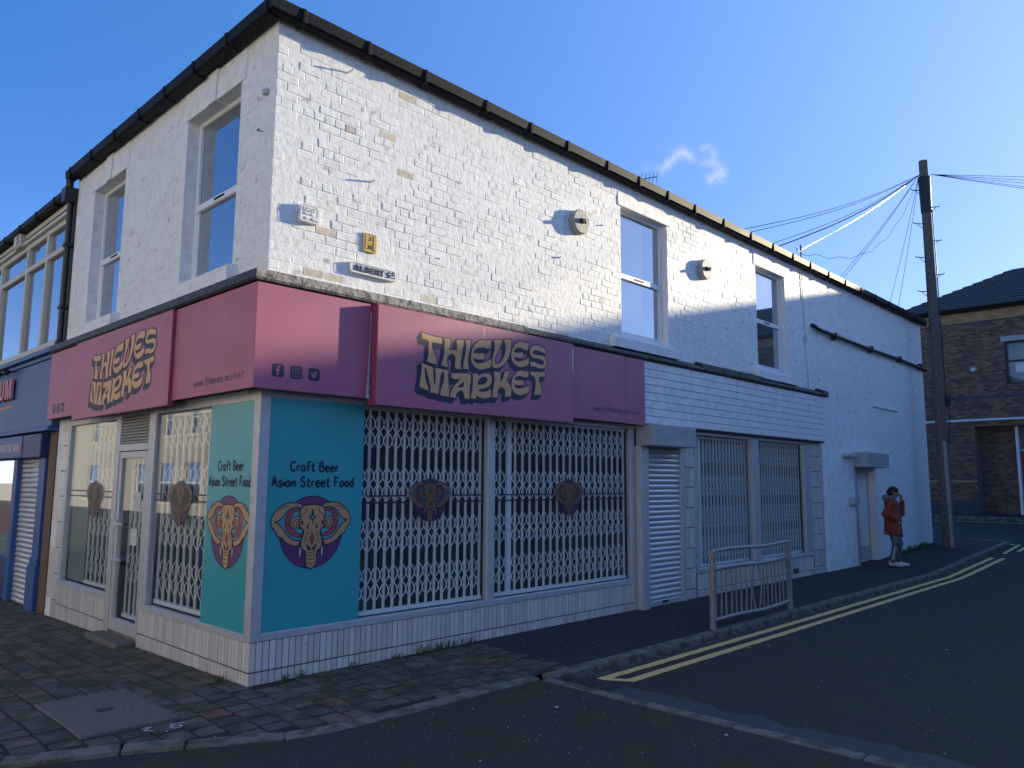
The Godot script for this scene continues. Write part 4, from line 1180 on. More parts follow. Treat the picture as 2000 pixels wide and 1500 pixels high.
func elephant(parent: Node3D, at: Vector2, z: float, k: float, dim: bool) -> void:
	var name_of := "dim_" if dim else "logo_"
	var put := func(p: PackedVector2Array) -> PackedVector2Array:
		var o := PackedVector2Array()
		for q in p:
			o.append(at + q * k)
		return o
	var layer := func(called: String, shapes: Array, m: Material, h: float, line := 0.0) -> void:
		var b := MB.new()
		for s in shapes:
			var p: PackedVector2Array = put.call(s)
			b.poly(p, z + h)
		var o := part(parent, called, b, m)
		if line > 0.0:
			var l := MB.new()
			for s in shapes:
				l.ribbon(put.call(s), line * k, z + h + 0.0004, true)
			part(o, "outline", l, M.navy)
	layer.call("disc", [circle(Vector2.ZERO, 0.319, 56)], M[name_of + "purple"], 0.0003, 0.009)
	for mir in [1.0, -1.0]:
		layer.call("ear_lining", [smooth(pts(ELEPHANT.ear_inside, 0.001, mir))], M[name_of + "teal"], 0.001)
		layer.call("ear_ring", [smooth(pts(ELEPHANT.ring, 0.001, mir))], M[name_of + "red"], 0.0016, 0.007)
		layer.call("inner_ear", [smooth(pts(ELEPHANT.flower, 0.001, mir))], M[name_of + "tan"], 0.0024, 0.008)
		layer.call("ear", [smooth(pts(ELEPHANT.ear, 0.001, mir))], M[name_of + "tan"], 0.0032, 0.010)
		layer.call("tusk", [smooth(pts(ELEPHANT.tusk, 0.001, mir))], M[name_of + "white"], 0.001, 0.006)
	var head := pts(ELEPHANT.head, 0.001)
	var full := head.duplicate()
	for i in range(head.size() - 2, 0, -1):
		full.append(Vector2(-head[i].x, head[i].y))
	layer.call("head", [smooth(full)], M[name_of + "tan"], 0.004, 0.011)
	var h := 0.0052
	var stroke := func(p: PackedVector2Array, w: float, up: float) -> void:
		var b := MB.new()
		b.ribbon(put.call(p), w * k, z + up)
		part(parent, "line", b, M.navy)
	for mir in [1.0, -1.0]:
		for s in ["eye", "nostril", "tear"]:
			layer.call(s, [smooth(pts(ELEPHANT[s], 0.001, mir))], M.navy, h)
		for s in ELEPHANT_LINES:
			stroke.call(smooth(pts(s, 0.001, mir), false), 0.007, h - 0.0004)
	for q in [[0.075, 0.03], [0.05, 0.045], [0.03, 0.055], [0.0, 0.05], [-0.03, 0.045]]:
		stroke.call(PackedVector2Array([Vector2(-q[1], -0.235 + q[0] * 1.2), Vector2(-q[1] * 0.5, -0.242 + q[0] * 1.2), Vector2(q[1] * 0.5, -0.242 + q[0] * 1.2), Vector2(q[1], -0.235 + q[0] * 1.2)]), 0.006, h)
	layer.call("ornament", [PackedVector2Array([Vector2(0, 0.215), Vector2(0.012, 0.17), Vector2(0, 0.055), Vector2(-0.012, 0.17)])], M.navy, h)
	layer.call("ornament", [PackedVector2Array([Vector2(-0.065, 0.133), Vector2(0, 0.122), Vector2(0.065, 0.133), Vector2(0, 0.144)])], M.navy, h + 0.0003)
	layer.call("ornament", [circle(Vector2(0.0, 0.133), 0.026, 18)], M.navy, h + 0.0006)
	layer.call("jewel", [circle(Vector2(0.0, 0.133), 0.015, 14)], M[name_of + "teal"], 0.0062)
	layer.call("third_eye", [PackedVector2Array([Vector2(0, 0.0), Vector2(0.024, -0.06), Vector2(0, -0.115), Vector2(-0.024, -0.06)])], M[name_of + "red"], 0.0062, 0.006)

func signs() -> void:
	var s := thing("shop_sign", "pink sign board reading THIEVES MARKET facing Albert Street, standing proud", "sign", TA, "shop name boards")
	part(s, "panel", boxes([[1.02, 3.945, 2.415, 3.387, 0.149, 0.27]], 0.004), M.pink)
	part(s, "panel_edge", boxes([[1.012, 1.0199, 2.417, 3.385, 0.149, 0.267]]), M.pink_edge)
	logo_lettering(s, Vector2(2.3868, 2.9457), 0.2705)
	for q in [[2.42, 3.38, 3.2, 0.012], [3.935, 3.35, 3.02, 0.014]]:
		var tear := MB.new()
		tear.poly(PackedVector2Array([Vector2(q[0], q[1]), Vector2(q[0] + q[3], q[1] - 0.03), Vector2(q[0] + 0.004, q[2]), Vector2(q[0] - 0.002, q[2] + 0.05)]), 0.2708)
		part(s, "torn_film", tear, M.sign_white)
	part(s, "seam", boxes([[2.4165, 2.4185, 2.42, 3.382, 0.2699, 0.2704]]), M.pink_edge)
	s = thing("icon_sign", "pink fascia panel with three social media icons and a peeling white edge", "sign")
	part(s, "panel", boxes([[-0.1705, 1.005, 2.478, 3.398, 0.149, 0.17]], 0.003), M.pink)
	social_icons(s, -0.003, 2.588, 0.1706, 0.115, 0.178)
	var peel := MB.new()
	for k in 10:
		var y0 := lerpf(3.32, 2.47, k / 10.0)
		var y1 := lerpf(3.32, 2.47, (k + 1) / 10.0)
		var w0 := 0.075 * pow(k / 10.0, 1.3)
		var w1 := 0.075 * pow((k + 1) / 10.0, 1.3)
		peel.quad(Vector3(1.004 - w0, y0, 0.172 + w0 * 0.9), Vector3(1.004 - w1, y1, 0.172 + w1 * 0.9), Vector3(1.009, y1, 0.174 + w1 * 0.2), Vector3(1.009, y0, 0.174))
	part(s, "peeling_film", peel, M.sign_white)
	s = thing("website_sign", "pink fascia panel with website address beside the painted boarding", "sign")
	part(s, "panel", boxes([[3.947, 5.168, 2.49, 3.392, 0.149, 0.168]], 0.003), M.pink)
	part(s, "panel", boxes([[5.172, 5.625, 2.485, 3.39, 0.149, 0.17]], 0.003), M.pink)
	writing(s, "www.thieves.market", 4.48, 5.51, 2.618, 0.075, 0.012, 0.1706, M.web)
	s = thing("shop_sign", "pink sign board reading THIEVES MARKET facing the block paving, above the glazed door", "sign", TL, "shop name boards")
	part(s, "panel", boxes([[-4.42, -1.5, 2.43, 3.4, 0.149, 0.205]], 0.004), M.pink)
	part(s, "panel_edge", boxes([[-1.4999, -1.493, 2.432, 3.398, 0.149, 0.202]]), M.pink_edge)
	logo_lettering(s, Vector2(-2.93, 2.935), 0.2055)
	s = thing("website_sign", "pink fascia panel with website address above the teal poster facing block paving", "sign", TL)
	part(s, "panel", boxes([[-1.492, -0.302, 2.478, 3.4, 0.149, 0.168]], 0.003), M.pink)
	part(s, "panel", boxes([[-0.298, 0.1485, 2.478, 3.398, 0.149, 0.17]], 0.003), M.pink)
	writing(s, "www.thieves.market", -0.996, 0.004, 2.575, 0.075, 0.012, 0.1706, M.web)
	for x in [-0.95, -0.6, -0.4, -0.2, 0.05]:
		var r := MB.new()
		r.poly(circle(Vector2(x, 2.515), 0.006, 8), 0.1708)
		part(s, "rivet", r, M.navy)
	s = thing("fascia_sign", "pink fascia panel with small icons next to the blue bar front", "sign", TL)
	part(s, "panel", boxes([[-5.6, -4.422, 2.5, 3.4, 0.149, 0.17]], 0.003), M.pink)
	social_icons(s, -5.365, 2.565, 0.1706, 0.125, 0.18)
	# posters filling the corner panes
	s = thing("elephant_poster", "teal elephant poster filling the corner pane facing Albert Street", "poster", TA, "teal window posters")
	part(s, "sheet", boxes([[0.097, 1.088, 0.41, 2.43, -0.03, 0.0]]), M.teal)
	elephant(s, Vector2(0.553, 1.2415), 0.0005, 1.0, false)
	writing(s, "Craft Beer", 0.313, 0.813, 1.785, 0.085, 0.019, 0.0009, M.navy)
	writing(s, "Asian Street Food", 0.137, 0.989, 1.647, 0.085, 0.02, 0.0009, M.navy)
	s = thing("elephant_poster", "teal elephant poster filling the corner pane facing the block paving", "poster", TL, "teal window posters")
	part(s, "sheet", boxes([[-0.955, -0.097, 0.4, 2.4, -0.03, 0.0]]), M.teal)
	elephant(s, Vector2(-0.5, 1.24), 0.0005, 1.0, false)
	writing(s, "Craft Beer", -0.745, -0.25, 1.79, 0.085, 0.019, 0.0009, M.navy)
	writing(s, "Asian Street Food", -0.92, -0.105, 1.648, 0.085, 0.02, 0.0009, M.navy)
	# dark elephant stickers and stripes on the panes
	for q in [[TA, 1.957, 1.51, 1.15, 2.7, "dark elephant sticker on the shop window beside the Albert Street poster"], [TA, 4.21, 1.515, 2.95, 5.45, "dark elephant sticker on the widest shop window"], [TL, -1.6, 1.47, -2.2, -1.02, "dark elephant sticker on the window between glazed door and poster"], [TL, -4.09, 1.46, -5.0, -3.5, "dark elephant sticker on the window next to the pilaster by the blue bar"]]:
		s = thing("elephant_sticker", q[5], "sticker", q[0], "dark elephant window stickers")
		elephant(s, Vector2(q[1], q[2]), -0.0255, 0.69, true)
		for y in [1.555, 1.49]:
			for e in [[q[3], q[1] - 0.32], [q[1] + 0.32, q[4]]]:
				if e[1] - e[0] > 0.08:
					part(s, "stripe", boxes([[e[0], e[1], y - 0.008, y + 0.008, -0.0255, -0.0245]]), M.plum)

func wall_fittings() -> void:
	var s := thing("street_name_plate", "white cast street name plate with raised black letters reading ALBERT ST", "street sign", Transform3D(Basis.IDENTITY, Vector3(1.135, 3.77, 0.0)))
	var b := MB.new()
	b.solid(round_rect(-0.285, 0.285, -0.055, 0.055, 0.03), 0.0, 0.032)
	part(s, "plate", b, M.sign_white)
	b = MB.new()
	b.ribbon(round_rect(-0.278, 0.278, -0.048, 0.048, 0.026), 0.013, 0.041, true)
	b.ribbon(round_rect(-0.278, 0.278, -0.048, 0.048, 0.026), 0.016, 0.0325, true)
	part(s, "rim", b, M.sign_white)
	print_text(s, "lettering", "ALBERT S", Vector3(-0.03, -0.003, 0.036), 0.062, 0.44, M.black, 0.008)
	print_text(s, "small_letter", "T", Vector3(0.225, 0.012, 0.036), 0.034, 0.03, M.black, 0.008)
	part(s, "underline", boxes([[0.208, 0.243, -0.026, -0.02, 0.032, 0.039]]), M.black)
	s = thing("old_wall_plaque", "small lumpy white painted cast plaque near the corner, lettering lost under paint", "plaque", Transform3D(Basis.IDENTITY, Vector3(0.38, 4.163, 0.0)))
	b = MB.new()
	b.solid(round_rect(-0.1, 0.1, -0.082, 0.086, 0.022), 0.0, 0.045)
	b.solid(circle(Vector2(-0.11, 0.02), 0.018, 10), 0.0, 0.03)
	b.solid(circle(Vector2(0.11, 0.0), 0.018, 10), 0.0, 0.03)
	part(s, "plate", b, M.smooth_paint)
	b = MB.new()
	b.ribbon(round_rect(-0.094, 0.094, -0.076, 0.08, 0.018), 0.011, 0.051, true)
	part(s, "rim", b, M.smooth_paint)
	print_text(s, "lettering", "FIRST", Vector3(-0.01, 0.042, 0.049), 0.04, 0.13, M.smooth_paint, 0.012)
	for q in [[-0.06, 0.0, 0.05], [0.01, 0.0, 0.03], [-0.05, -0.045, 0.03], [0.02, -0.045, 0.07]]:
		part(s, "worn_letter", boxes([[q[0], q[0] + q[2], q[1] - 0.012, q[1] + 0.012, 0.045, 0.053]], 0.003), M.smooth_paint)
	s = thing("hydrant_plate", "yellow hydrant plate with the numbers 3 and 26", "plaque", Transform3D(Basis.IDENTITY, Vector3(1.08, 4.056, 0.0)))
	b = MB.new()
	b.solid(round_rect(-0.078, 0.078, -0.095, 0.095, 0.012), 0.0, 0.012)
	part(s, "plate", b, M.brass)
	b = MB.new()
	b.ribbon(round_rect(-0.073, 0.073, -0.09, 0.09, 0.01), 0.008, 0.0165, true)
	b.ribbon(PackedVector2Array([Vector2(-0.045, 0.0), Vector2(0.045, 0.0)]), 0.006, 0.0155)
	part(s, "rim", b, M.brass)
	part(s, "upright", boxes([[0.043, 0.055, -0.075, 0.075, 0.012, 0.017], [-0.055, -0.043, -0.075, 0.075, 0.012, 0.017]], 0.002), M.brass)
	print_text(s, "number", "3", Vector3(0.0, 0.042, 0.013), 0.042, 0.03, M.black, 0.003)
	print_text(s, "number", "26", Vector3(0.0, -0.042, 0.013), 0.045, 0.055, M.black, 0.003)
	for q in [[4.36, 5.1, "round iron tie plate with cross bolt left of the first-floor window nearest the corner"], [7.56, 5.12, "round iron tie plate with cross bolt between the two first-floor windows"]]:
		s = thing("tie_plate", q[2].replace("left of the first-floor window nearest the corner", "between the street plates and the first window"), "tie plate", Transform3D(Basis.IDENTITY, Vector3(q[0], q[1], 0.0)), "iron tie plates on the white wall")
		b = MB.new()
		b.tube(PackedVector3Array([Vector3(0, 0, 0), Vector3(0, 0, 0.075), Vector3(0, 0, 0.09)]), PackedFloat32Array([0.165, 0.165, 0.155]), 36)
		part(s, "disc", b, M.iron_grey)
		part(s, "wedge", boxes([[-0.06, 0.06, -0.022, 0.03, 0.09, 0.125]], 0.008), M.black)
		b = MB.new()
		b.tube(PackedVector3Array([Vector3(0.0, 0.0, 0.09), Vector3(0, 0, 0.17)]), PackedFloat32Array([0.027, 0.024]), 12)
		part(s, "bolt", b, M.iron_grey)
	for q in [[0.765, 5.741, 0.1], [1.081, 4.699, 0.075], [4.9, 5.2, 0.03], [4.0, 4.55, 0.035], [2.0, 4.1, 0.012]]:
		b = MB.new()
		b.tube(PackedVector3Array([Vector3(0, 0, -0.01), Vector3(0, 0.004, q[2])]), PackedFloat32Array([0.011, 0.009]), 7)
		s = part(self, "wall_hook", b, M.smooth_paint)
		s.position = Vector3(q[0], q[1], 0)
		tag(s, "small painted iron peg sticking out of the sunlit white brick wall", "hook", "iron pegs in the white wall")
	b = MB.new()
	b.tube(PackedVector3Array([Vector3(0, 0, -0.01), Vector3(0, 0, 0.05), Vector3(0.015, -0.02, 0.06), Vector3(0.04, -0.02, 0.06), Vector3(0.05, 0.0, 0.06)]), PackedFloat32Array([0.005]), 6)
	s = part(self, "wall_hook", b, M.black, TL * Transform3D(Basis.IDENTITY, Vector3(-0.22, 4.93, 0)))
	tag(s, "dark bent hook on the shaded wall beside the corner window", "hook")
	b = boxes([[-0.035, 0.035, -0.03, 0.03, 0.0, 0.035]], 0.008)
	s = part(self, "sensor_box", b, M.aluminium, TL * Transform3D(Basis.IDENTITY, Vector3(-0.17, 5.3, 0)))
	tag(s, "tiny grey box on the shaded wall near the corner", "box")
	s = thing("waste_pipe", "black pipe running level along the far white wall", "pipe")
	b = MB.new()
	b.tube(PackedVector3Array([Vector3(11.75, 4.86, 0.0), Vector3(11.78, 4.83, 0.06), Vector3(11.95, 4.79, 0.07), Vector3(12.8, 4.775, 0.07), Vector3(14.8, 4.75, 0.07), Vector3(16.8, 4.75, 0.07), Vector3(18.9, 4.71, 0.07)]), PackedFloat32Array([0.042]), 10)
	part(s, "pipe", b, M.pipe_black)
	for x in [12.75, 14.85, 16.8, 18.4]:
		part(s, "clip", boxes([[x - 0.025, x + 0.025, 4.68, 4.83, 0.0, 0.125]], 0.008), M.pipe_black)
	s = thing("down_cable", "thin pale cable running down the white wall past the second window", "cable")
	b = MB.new()
	b.tube(PackedVector3Array([Vector3(11.35, 5.9, 0.012), Vector3(11.4, 5.2, 0.012), Vector3(11.42, 4.2, 0.012), Vector3(11.5, 3.56, 0.012)]), PackedFloat32Array([0.008]), 6)
	part(s, "cable", b, M.board)
	part(s, "junction", boxes([[11.38, 11.46, 4.5, 4.6, 0.0, 0.03]], 0.006), M.board)
	s = thing("downpipe", "black rainwater downpipe with hopper between white wall and blue bar", "pipe", TL)
	b = MB.new()
	b.tube(PackedVector3Array([Vector3(-5.68, 5.95, 0.1), Vector3(-5.69, 5.78, 0.1), Vector3(-5.72, 5.6, 0.06), Vector3(-5.72, 3.5, 0.06)]), PackedFloat32Array([0.05, 0.05, 0.04, 0.04]), 12)
	part(s, "pipe", b, M.pipe_black)
	b = MB.new()
	b.solid(PackedVector2Array([Vector2(-5.8, 5.82), Vector2(-5.6, 5.82), Vector2(-5.63, 5.62), Vector2(-5.77, 5.62)]), 0.0, 0.17)
	part(s, "hopper", b, M.pipe_black)
	for y in [5.0, 4.1, 3.6]:
		part(s, "clip", boxes([[-5.78, -5.66, y - 0.025, y + 0.025, 0.0, 0.11]], 0.006), M.pipe_black)
	s = thing("roof_aerial", "small television aerial peeping over the black gutter", "aerial", Transform3D(Basis.from_scale(Vector3(0.8, 0.8, 0.8)), Vector3(8.75, 7.0, -2.0)))
	b = MB.new()
	b.tube(PackedVector3Array([Vector3(0, -0.2, 0), Vector3(0, 0.72, 0)]), PackedFloat32Array([0.016]), 8)
	part(s, "mast", b, M.black)
	b = MB.new()
	b.tube(PackedVector3Array([Vector3(-0.1, 0.66, 0.02), Vector3(0.62, 0.93, 0.1)]), PackedFloat32Array([0.012]), 6)
	part(s, "boom", b, M.black)
	for k in 6:
		var c := Vector3(-0.1, 0.66, 0.02).lerp(Vector3(0.62, 0.93, 0.1), k / 5.0)
		b = MB.new()
		b.tube(PackedVector3Array([c + Vector3(-0.06, 0.1, 0.06), c - Vector3(-0.06, 0.1, 0.06)]), PackedFloat32Array([0.006]), 5)
		part(s, "rod", b, M.black)

# ---------------------------------------------------------------- buildings around
func neighbour() -> void:
	var h := thing("blue_bar", "blue bar with a broad upstairs window next to the white shop", "building", TL)
	part(h, "wall", wall_boxes(-14.0, -5.64, 3.4, 5.75, [[-13.5, -5.93, 3.62, 5.5]], -0.25, 0.0), M.brown)
	part(h, "side_wall", boxes([[-5.66, -5.62, -0.3, 5.7, -5.6, -0.26]]), M.brown)
	part(h, "eaves_board", boxes([[-14.0, -5.8, 5.62, 5.7, 0.0, 0.03]], 0.005), M.cream)
	var gb := MB.new()
	gb.sweep_x(PackedVector2Array([Vector2(0.03, 5.8), Vector2(0.03, 5.71), Vector2(0.12, 5.7), Vector2(0.15, 5.73), Vector2(0.15, 5.81)]), -14.0, -5.75)
	var g := part(h, "gutter", gb, M.gutter)
	for k in 9:
		part(g, "bracket", boxes([[-13.6 + k * 0.92, -13.55 + k * 0.92, 5.69, 5.82, 0.03, 0.16]], 0.006), M.gutter)
	var rb := MB.new()
	rb.quad(Vector3(-14.0, 5.8, 0.05), Vector3(-5.64, 5.8, 0.05), Vector3(-5.64, 7.2, -2.8), Vector3(-14.0, 7.2, -2.8))
	rb.quad(Vector3(-5.64, 5.8, -5.6), Vector3(-14.0, 5.8, -5.6), Vector3(-14.0, 7.2, -2.8), Vector3(-5.64, 7.2, -2.8))
	part(h, "roof", rb, M.slate)
	var w := group_node(h, "window")
	var fr := []
	for u in [-5.99, -6.92, -8.0, -9.6, -10.9, -12.2, -13.44]:
		fr.append([u - 0.045, u + 0.045, 3.62, 5.5, -0.08, 0.012])
	for v in [3.62, 5.02, 5.42]:
		fr.append([-13.5, -5.95, v, v + 0.08, -0.075, 0.008])
	part(w, "frame", boxes(fr, 0.006), M.cream)
	part(w, "frame_head", boxes([[-13.5, -5.9, 5.5, 5.56, -0.08, 0.06]], 0.008), M.cream)
	part(w, "sill", boxes([[-13.6, -5.85, 3.54, 3.62, -0.08, 0.09]], 0.01), M.cream)
	var us := [-13.4, -12.25, -12.15, -10.95, -10.85, -9.65, -9.55, -8.05, -7.95, -6.97, -6.87, -6.04]
	for k in range(0, us.size(), 2):
		for v in [[3.7, 5.02], [5.1, 5.42]]:
			part(w, "pane", boxes([[us[k], us[k + 1], v[0], v[1], -0.05, -0.044]]), M.sky_glass)
	part(h, "room", boxes([[-13.9, -5.7, 3.4, 3.5, -5.5, -0.26], [-13.9, -5.7, 3.5, 5.7, -2.2, -2.1]]), M.curtain)
	part(h, "fascia", boxes([[-14.0, -5.63, 2.42, 3.46, -0.2, 0.1]], 0.008), M.blue)
	part(h, "cornice", boxes([[-14.0, -5.63, 3.46, 3.54, -0.2, 0.16], [-14.0, -5.63, 3.38, 3.41, 0.1, 0.13], [-14.0, -5.63, 2.36, 2.42, -0.2, 0.14]], 0.01), M.blue)
	part(h, "box_canopy", boxes([[-12.0, -6.0, 2.0, 2.34, -0.2, 0.115]], 0.01), M.blue_dark)
	part(h, "pier", boxes([[-6.32, -6.03, -0.3, 2.36, -0.2, 0.03]], 0.008), M.blue)
	part(h, "pier_base", boxes([[-6.36, -5.99, -0.3, 0.5, -0.2, 0.07], [-6.34, -6.01, 0.5, 0.62, -0.2, 0.05]], 0.012), M.blue)
	part(h, "post", boxes([[-5.94, -5.64, -0.3, 2.4, -0.2, 0.015]], 0.006), M.brown_post)
	part(h, "window_post", boxes([[-7.68, -7.48, -0.3, 2.0, -0.2, 0.02]], 0.006), M.blue)
	part(h, "window_post", boxes([[-9.9, -9.7, -0.3, 2.0, -0.2, 0.02]], 0.006), M.blue)
	part(h, "stall_riser", boxes([[-9.7, -7.68, -0.3, 0.5, -0.2, 0.0], [-14.0, -9.9, -0.3, 0.5, -0.2, 0.0]], 0.008), M.blue_dark)
	part(h, "pane", boxes([[-9.7, -7.68, 0.5, 2.0, -0.06, -0.054]]), M.dirty_glass)
	part(h, "window_graphic", boxes([[-9.6, -7.75, 0.85, 1.3, -0.09, -0.08]]), mat(lin(0.35, 0.06, 0.07), 0.5))
	part(h, "inner_wall", boxes([[-14.0, -5.7, -0.3, 3.4, -2.4, -2.3]]), M.room)
	var slat := MB.new()
	slat.sweep_x(PackedVector2Array([Vector2(-0.03, 0.0), Vector2(0.0, 0.004), Vector2(0.012, 0.022), Vector2(0.014, 0.04), Vector2(0.006, 0.06), Vector2(-0.006, 0.07), Vector2(-0.03, 0.072)]), -7.48, -6.32)
	var sm := slat.mesh()
	var sh := thing("roller_shutter", "closed dull grey roller shutter in the blue bar front", "roller shutter", TL)
	for k in 30:
		part(sh, "slat", sm, M.shutter, Transform3D(Basis.IDENTITY, Vector3(0, -0.2 + k * 0.0735, -0.06)))
	var s := thing("bar_sign", "raised pink letters ending in TUM on the blue fascia", "sign", TL)
	print_text(s, "lettering", "SANCTUM", Vector3(-8.75, 3.09, 0.13), 0.32, 2.2, M.sanctum_pink, 0.05)
	print_text(s, "letter_shadow", "SANCTUM", Vector3(-8.72, 3.07, 0.112), 0.32, 2.2, M.black, 0.02)
	part(s, "red_line", boxes([[-10.0, -7.7, 2.8, 2.83, 0.1, 0.104]]), M.orange)
	s = thing("handle_sign", "blue canopy sign reading @SANCTUM_BAR in white", "sign", TL)
	part(s, "board", boxes([[-9.5, -6.9, 2.02, 2.33, 0.115, 0.125]], 0.003), M.blue)
	print_text(s, "lettering", "@SANCTUM_BAR", Vector3(-7.66, 2.15, 0.127), 0.14, 1.2, M.litter, 0.004)
	part(s, "badge", boxes([[-7.03, -6.95, 2.1, 2.2, 0.126, 0.129]]), M.orange)
	for u in [-7.75, -8.2, -8.7]:
		s = thing("fascia_spotlight", "small black spotlight over the pink letters on blue fascia", "spotlight", Transform3D(TL.basis, TL * Vector3(u, 3.36, 0.1)), "spotlights on the blue fascia")
		var b := MB.new()
		b.tube(PackedVector3Array([Vector3(0, 0, 0), Vector3(0, 0.02, 0.12)]), PackedFloat32Array([0.012]), 6)
		part(s, "arm", b, M.black)
		b = MB.new()
		b.tube(PackedVector3Array([Vector3(0, 0.04, 0.14), Vector3(0, -0.04, 0.1)]), PackedFloat32Array([0.03, 0.045]), 10)
		part(s, "head", b, M.black)
	s = thing("alarm_box", "cream alarm box under the bar's gutter", "alarm", Transform3D(TL.basis, TL * Vector3(-8.3, 5.62, 0.0)))
	part(s, "case", boxes([[-0.18, 0.18, -0.13, 0.13, 0.0, 0.12]], 0.02), M.cream)
	for k in 4:
		part(s, "louvre", boxes([[0.02, 0.15, -0.08 + k * 0.04, -0.065 + k * 0.04, 0.12, 0.126]]), M.brown)

func brick_offices() -> void:
	var y0 := rise(31.0)
	var h := thing("brick_offices", "brown brick office building with dark hipped tile roof at the street's end", "building", Transform3D(Basis(Vector3(0, 0, 1), Vector3(0, 1, 0), Vector3(-1, 0, 0)), Vector3(30.0, 0, 0)))
	# local x = world z, local z = towards the camera's end of the street
	var holes := [[-0.28, 1.2, 5.42, 7.05], [3.2, 4.7, 5.42, 7.05], [6.4, 7.9, 5.42, 7.05], [-1.45, 1.3, 0.2, 3.9], [3.2, 4.7, 1.7, 3.6], [6.4, 7.9, 1.7, 3.6]]
	var wall := part(h, "wall", wall_boxes(-4.2, 15.0, 0.0, 8.5, holes, -0.3, -0.01), M.mortar)
	part(h, "end_wall", boxes([[-4.2, 15.0, 0.0, 8.5, -9.0, -8.7], [14.7, 15.0, 0.0, 8.5, -8.7, -0.31], [-4.2, -3.9, 0.0, 8.5, -8.7, -0.31]]), M.red_wall)
	var b := MB.new()
	var brown := [Color(0.19, 0.105, 0.065), Color(0.14, 0.085, 0.06), Color(0.23, 0.125, 0.075), Color(0.085, 0.062, 0.052), Color(0.26, 0.15, 0.09)]
	var yellow := [Color(0.46, 0.30, 0.14), Color(0.52, 0.34, 0.16), Color(0.42, 0.27, 0.12)]
	var v := 0.3
	var row := 0
	while v < 8.42:
		var u := -4.2 - (0.1125 if row % 2 else 0.0)
		var tone: Array = yellow if (v > 7.95 and v < 8.3) or (v > 1.74 and v < 1.83) else ([Color(0.06, 0.065, 0.085), Color(0.075, 0.078, 0.095)] if (v > 4.93 and v < 5.08) or v < 1.1 or (v > 7.86 and v <= 7.95) else brown)
		while u < 14.8:
			var a := u + 0.005
			var c := u + 0.22
			var ok := true
			for q in holes:
				if v + 0.04 > q[2] and v + 0.04 < q[3]:
					if a >= q[0] and c <= q[1]:
						ok = false
					elif a < q[0] and c > q[0]:
						c = q[0]
					elif a < q[1] and c > q[1]:
						a = q[1]
			if ok and c - a > 0.02:
				b.tint = tone[rng.randi() % tone.size()] * rng.randf_range(0.85, 1.15)
				b.slab(a, c, v + 0.005, v + 0.07, -0.012, 0.0, 0.003, rng, 0.001)
			u += 0.225
		v += 0.075
		row += 1
	v = 0.3
	row = 0
	while v < 3.82:
		var u := -1.45 - (0.1125 if row % 2 else 0.0)
		while u < -0.25:
			b.tint = brown[rng.randi() % 5] * rng.randf_range(0.85, 1.15)
			b.slab(maxf(u, -1.45) + 0.005, minf(u + 0.22, -0.2), v + 0.005, v + 0.07, -0.7, -0.69, 0.003, rng, 0.001)
			u += 0.225
		v += 0.075
		row += 1
	stuff(part(wall, "bricks", b, M.far_brick))
	part(h, "recess_back", boxes([[-1.45, -0.2, 0.2, 3.9, -0.8, -0.7], [-1.6, -1.45, 0.2, 3.9, -0.8, -0.3], [-1.45, 1.3, 3.9, 4.0, -0.8, -0.31]]), M.mortar)
	var dr := group_node(h, "door")
	part(dr, "frame", boxes([[-0.2, -0.1, 0.6, 3.9, -0.6, -0.3], [-0.1, 1.2, 2.95, 3.03, -0.6, -0.5]], 0.01), M.sign_white)
	part(dr, "leaf", boxes([[-0.1, 1.2, 0.8, 2.95, -0.6, -0.55]], 0.01), M.red_door)
	part(dr, "fanlight", boxes([[-0.1, 1.2, 3.03, 3.9, -0.58, -0.57]]), M.glass)
	part(dr, "notice", boxes([[-0.03, 0.25, 1.98, 2.2, -0.55, -0.545]]), M.sign_white)
	part(dr, "notice_band", boxes([[-0.02, 0.24, 1.99, 2.07, -0.545, -0.543]]), M.blue)
	for q in [holes[0], holes[1], holes[2], holes[4], holes[5]]:
		var w := group_node(h, "window")
		part(w, "frame", boxes([[q[0], q[0] + 0.07, q[2], q[3], -0.16, -0.06], [q[1] - 0.07, q[1], q[2], q[3], -0.16, -0.06], [q[0] + 0.07, q[1] - 0.07, q[2], q[2] + 0.07, -0.16, -0.06], [q[0] + 0.07, q[1] - 0.07, q[3] - 0.07, q[3], -0.16, -0.06], [q[0] + 0.07, q[1] - 0.07, q[2] + 0.85, q[2] + 0.92, -0.16, -0.07]], 0.006), M.dark_frame)
		part(w, "pane", boxes([[q[0] + 0.07, q[1] - 0.07, q[2] + 0.07, q[3] - 0.07, -0.12, -0.115]]), M.glass)
		part(w, "lintel", boxes([[q[0] - 0.1, q[1] + 0.1, q[3], q[3] + 0.2, -0.3, 0.012]], 0.01), M.grey_box)
		part(w, "window_backing", boxes([[q[0], q[1], q[2], q[3], -0.8, -0.75]]), M.curtain)
		part(w, "paper", boxes([[q[0] + 0.3, q[0] + 0.75, q[2] + 0.45, q[2] + 0.8, -0.14, -0.13]]), M.litter)
	var pb := MB.new()
	pb.tube(PackedVector3Array([Vector3(-4.2, 4.13, 0.06), Vector3(15.0, 4.19, 0.06)]), PackedFloat32Array([0.05]), 10)
	part(h, "white_pipe", pb, M.upvc)
	var dome := MB.new()
	dome.tube(PackedVector3Array([Vector3(-1.33, 6.08, 0.0), Vector3(-1.33, 6.08, 0.08), Vector3(-1.33, 6.08, 0.1)]), PackedFloat32Array([0.14, 0.13, 0.08]), 18)
	part(h, "round_alarm", dome, M.cream)
	# hipped roof in tile courses
	var rb := MB.new()
	var eave_z := 0.35
	var ridge_y := 10.62
	var n := 13
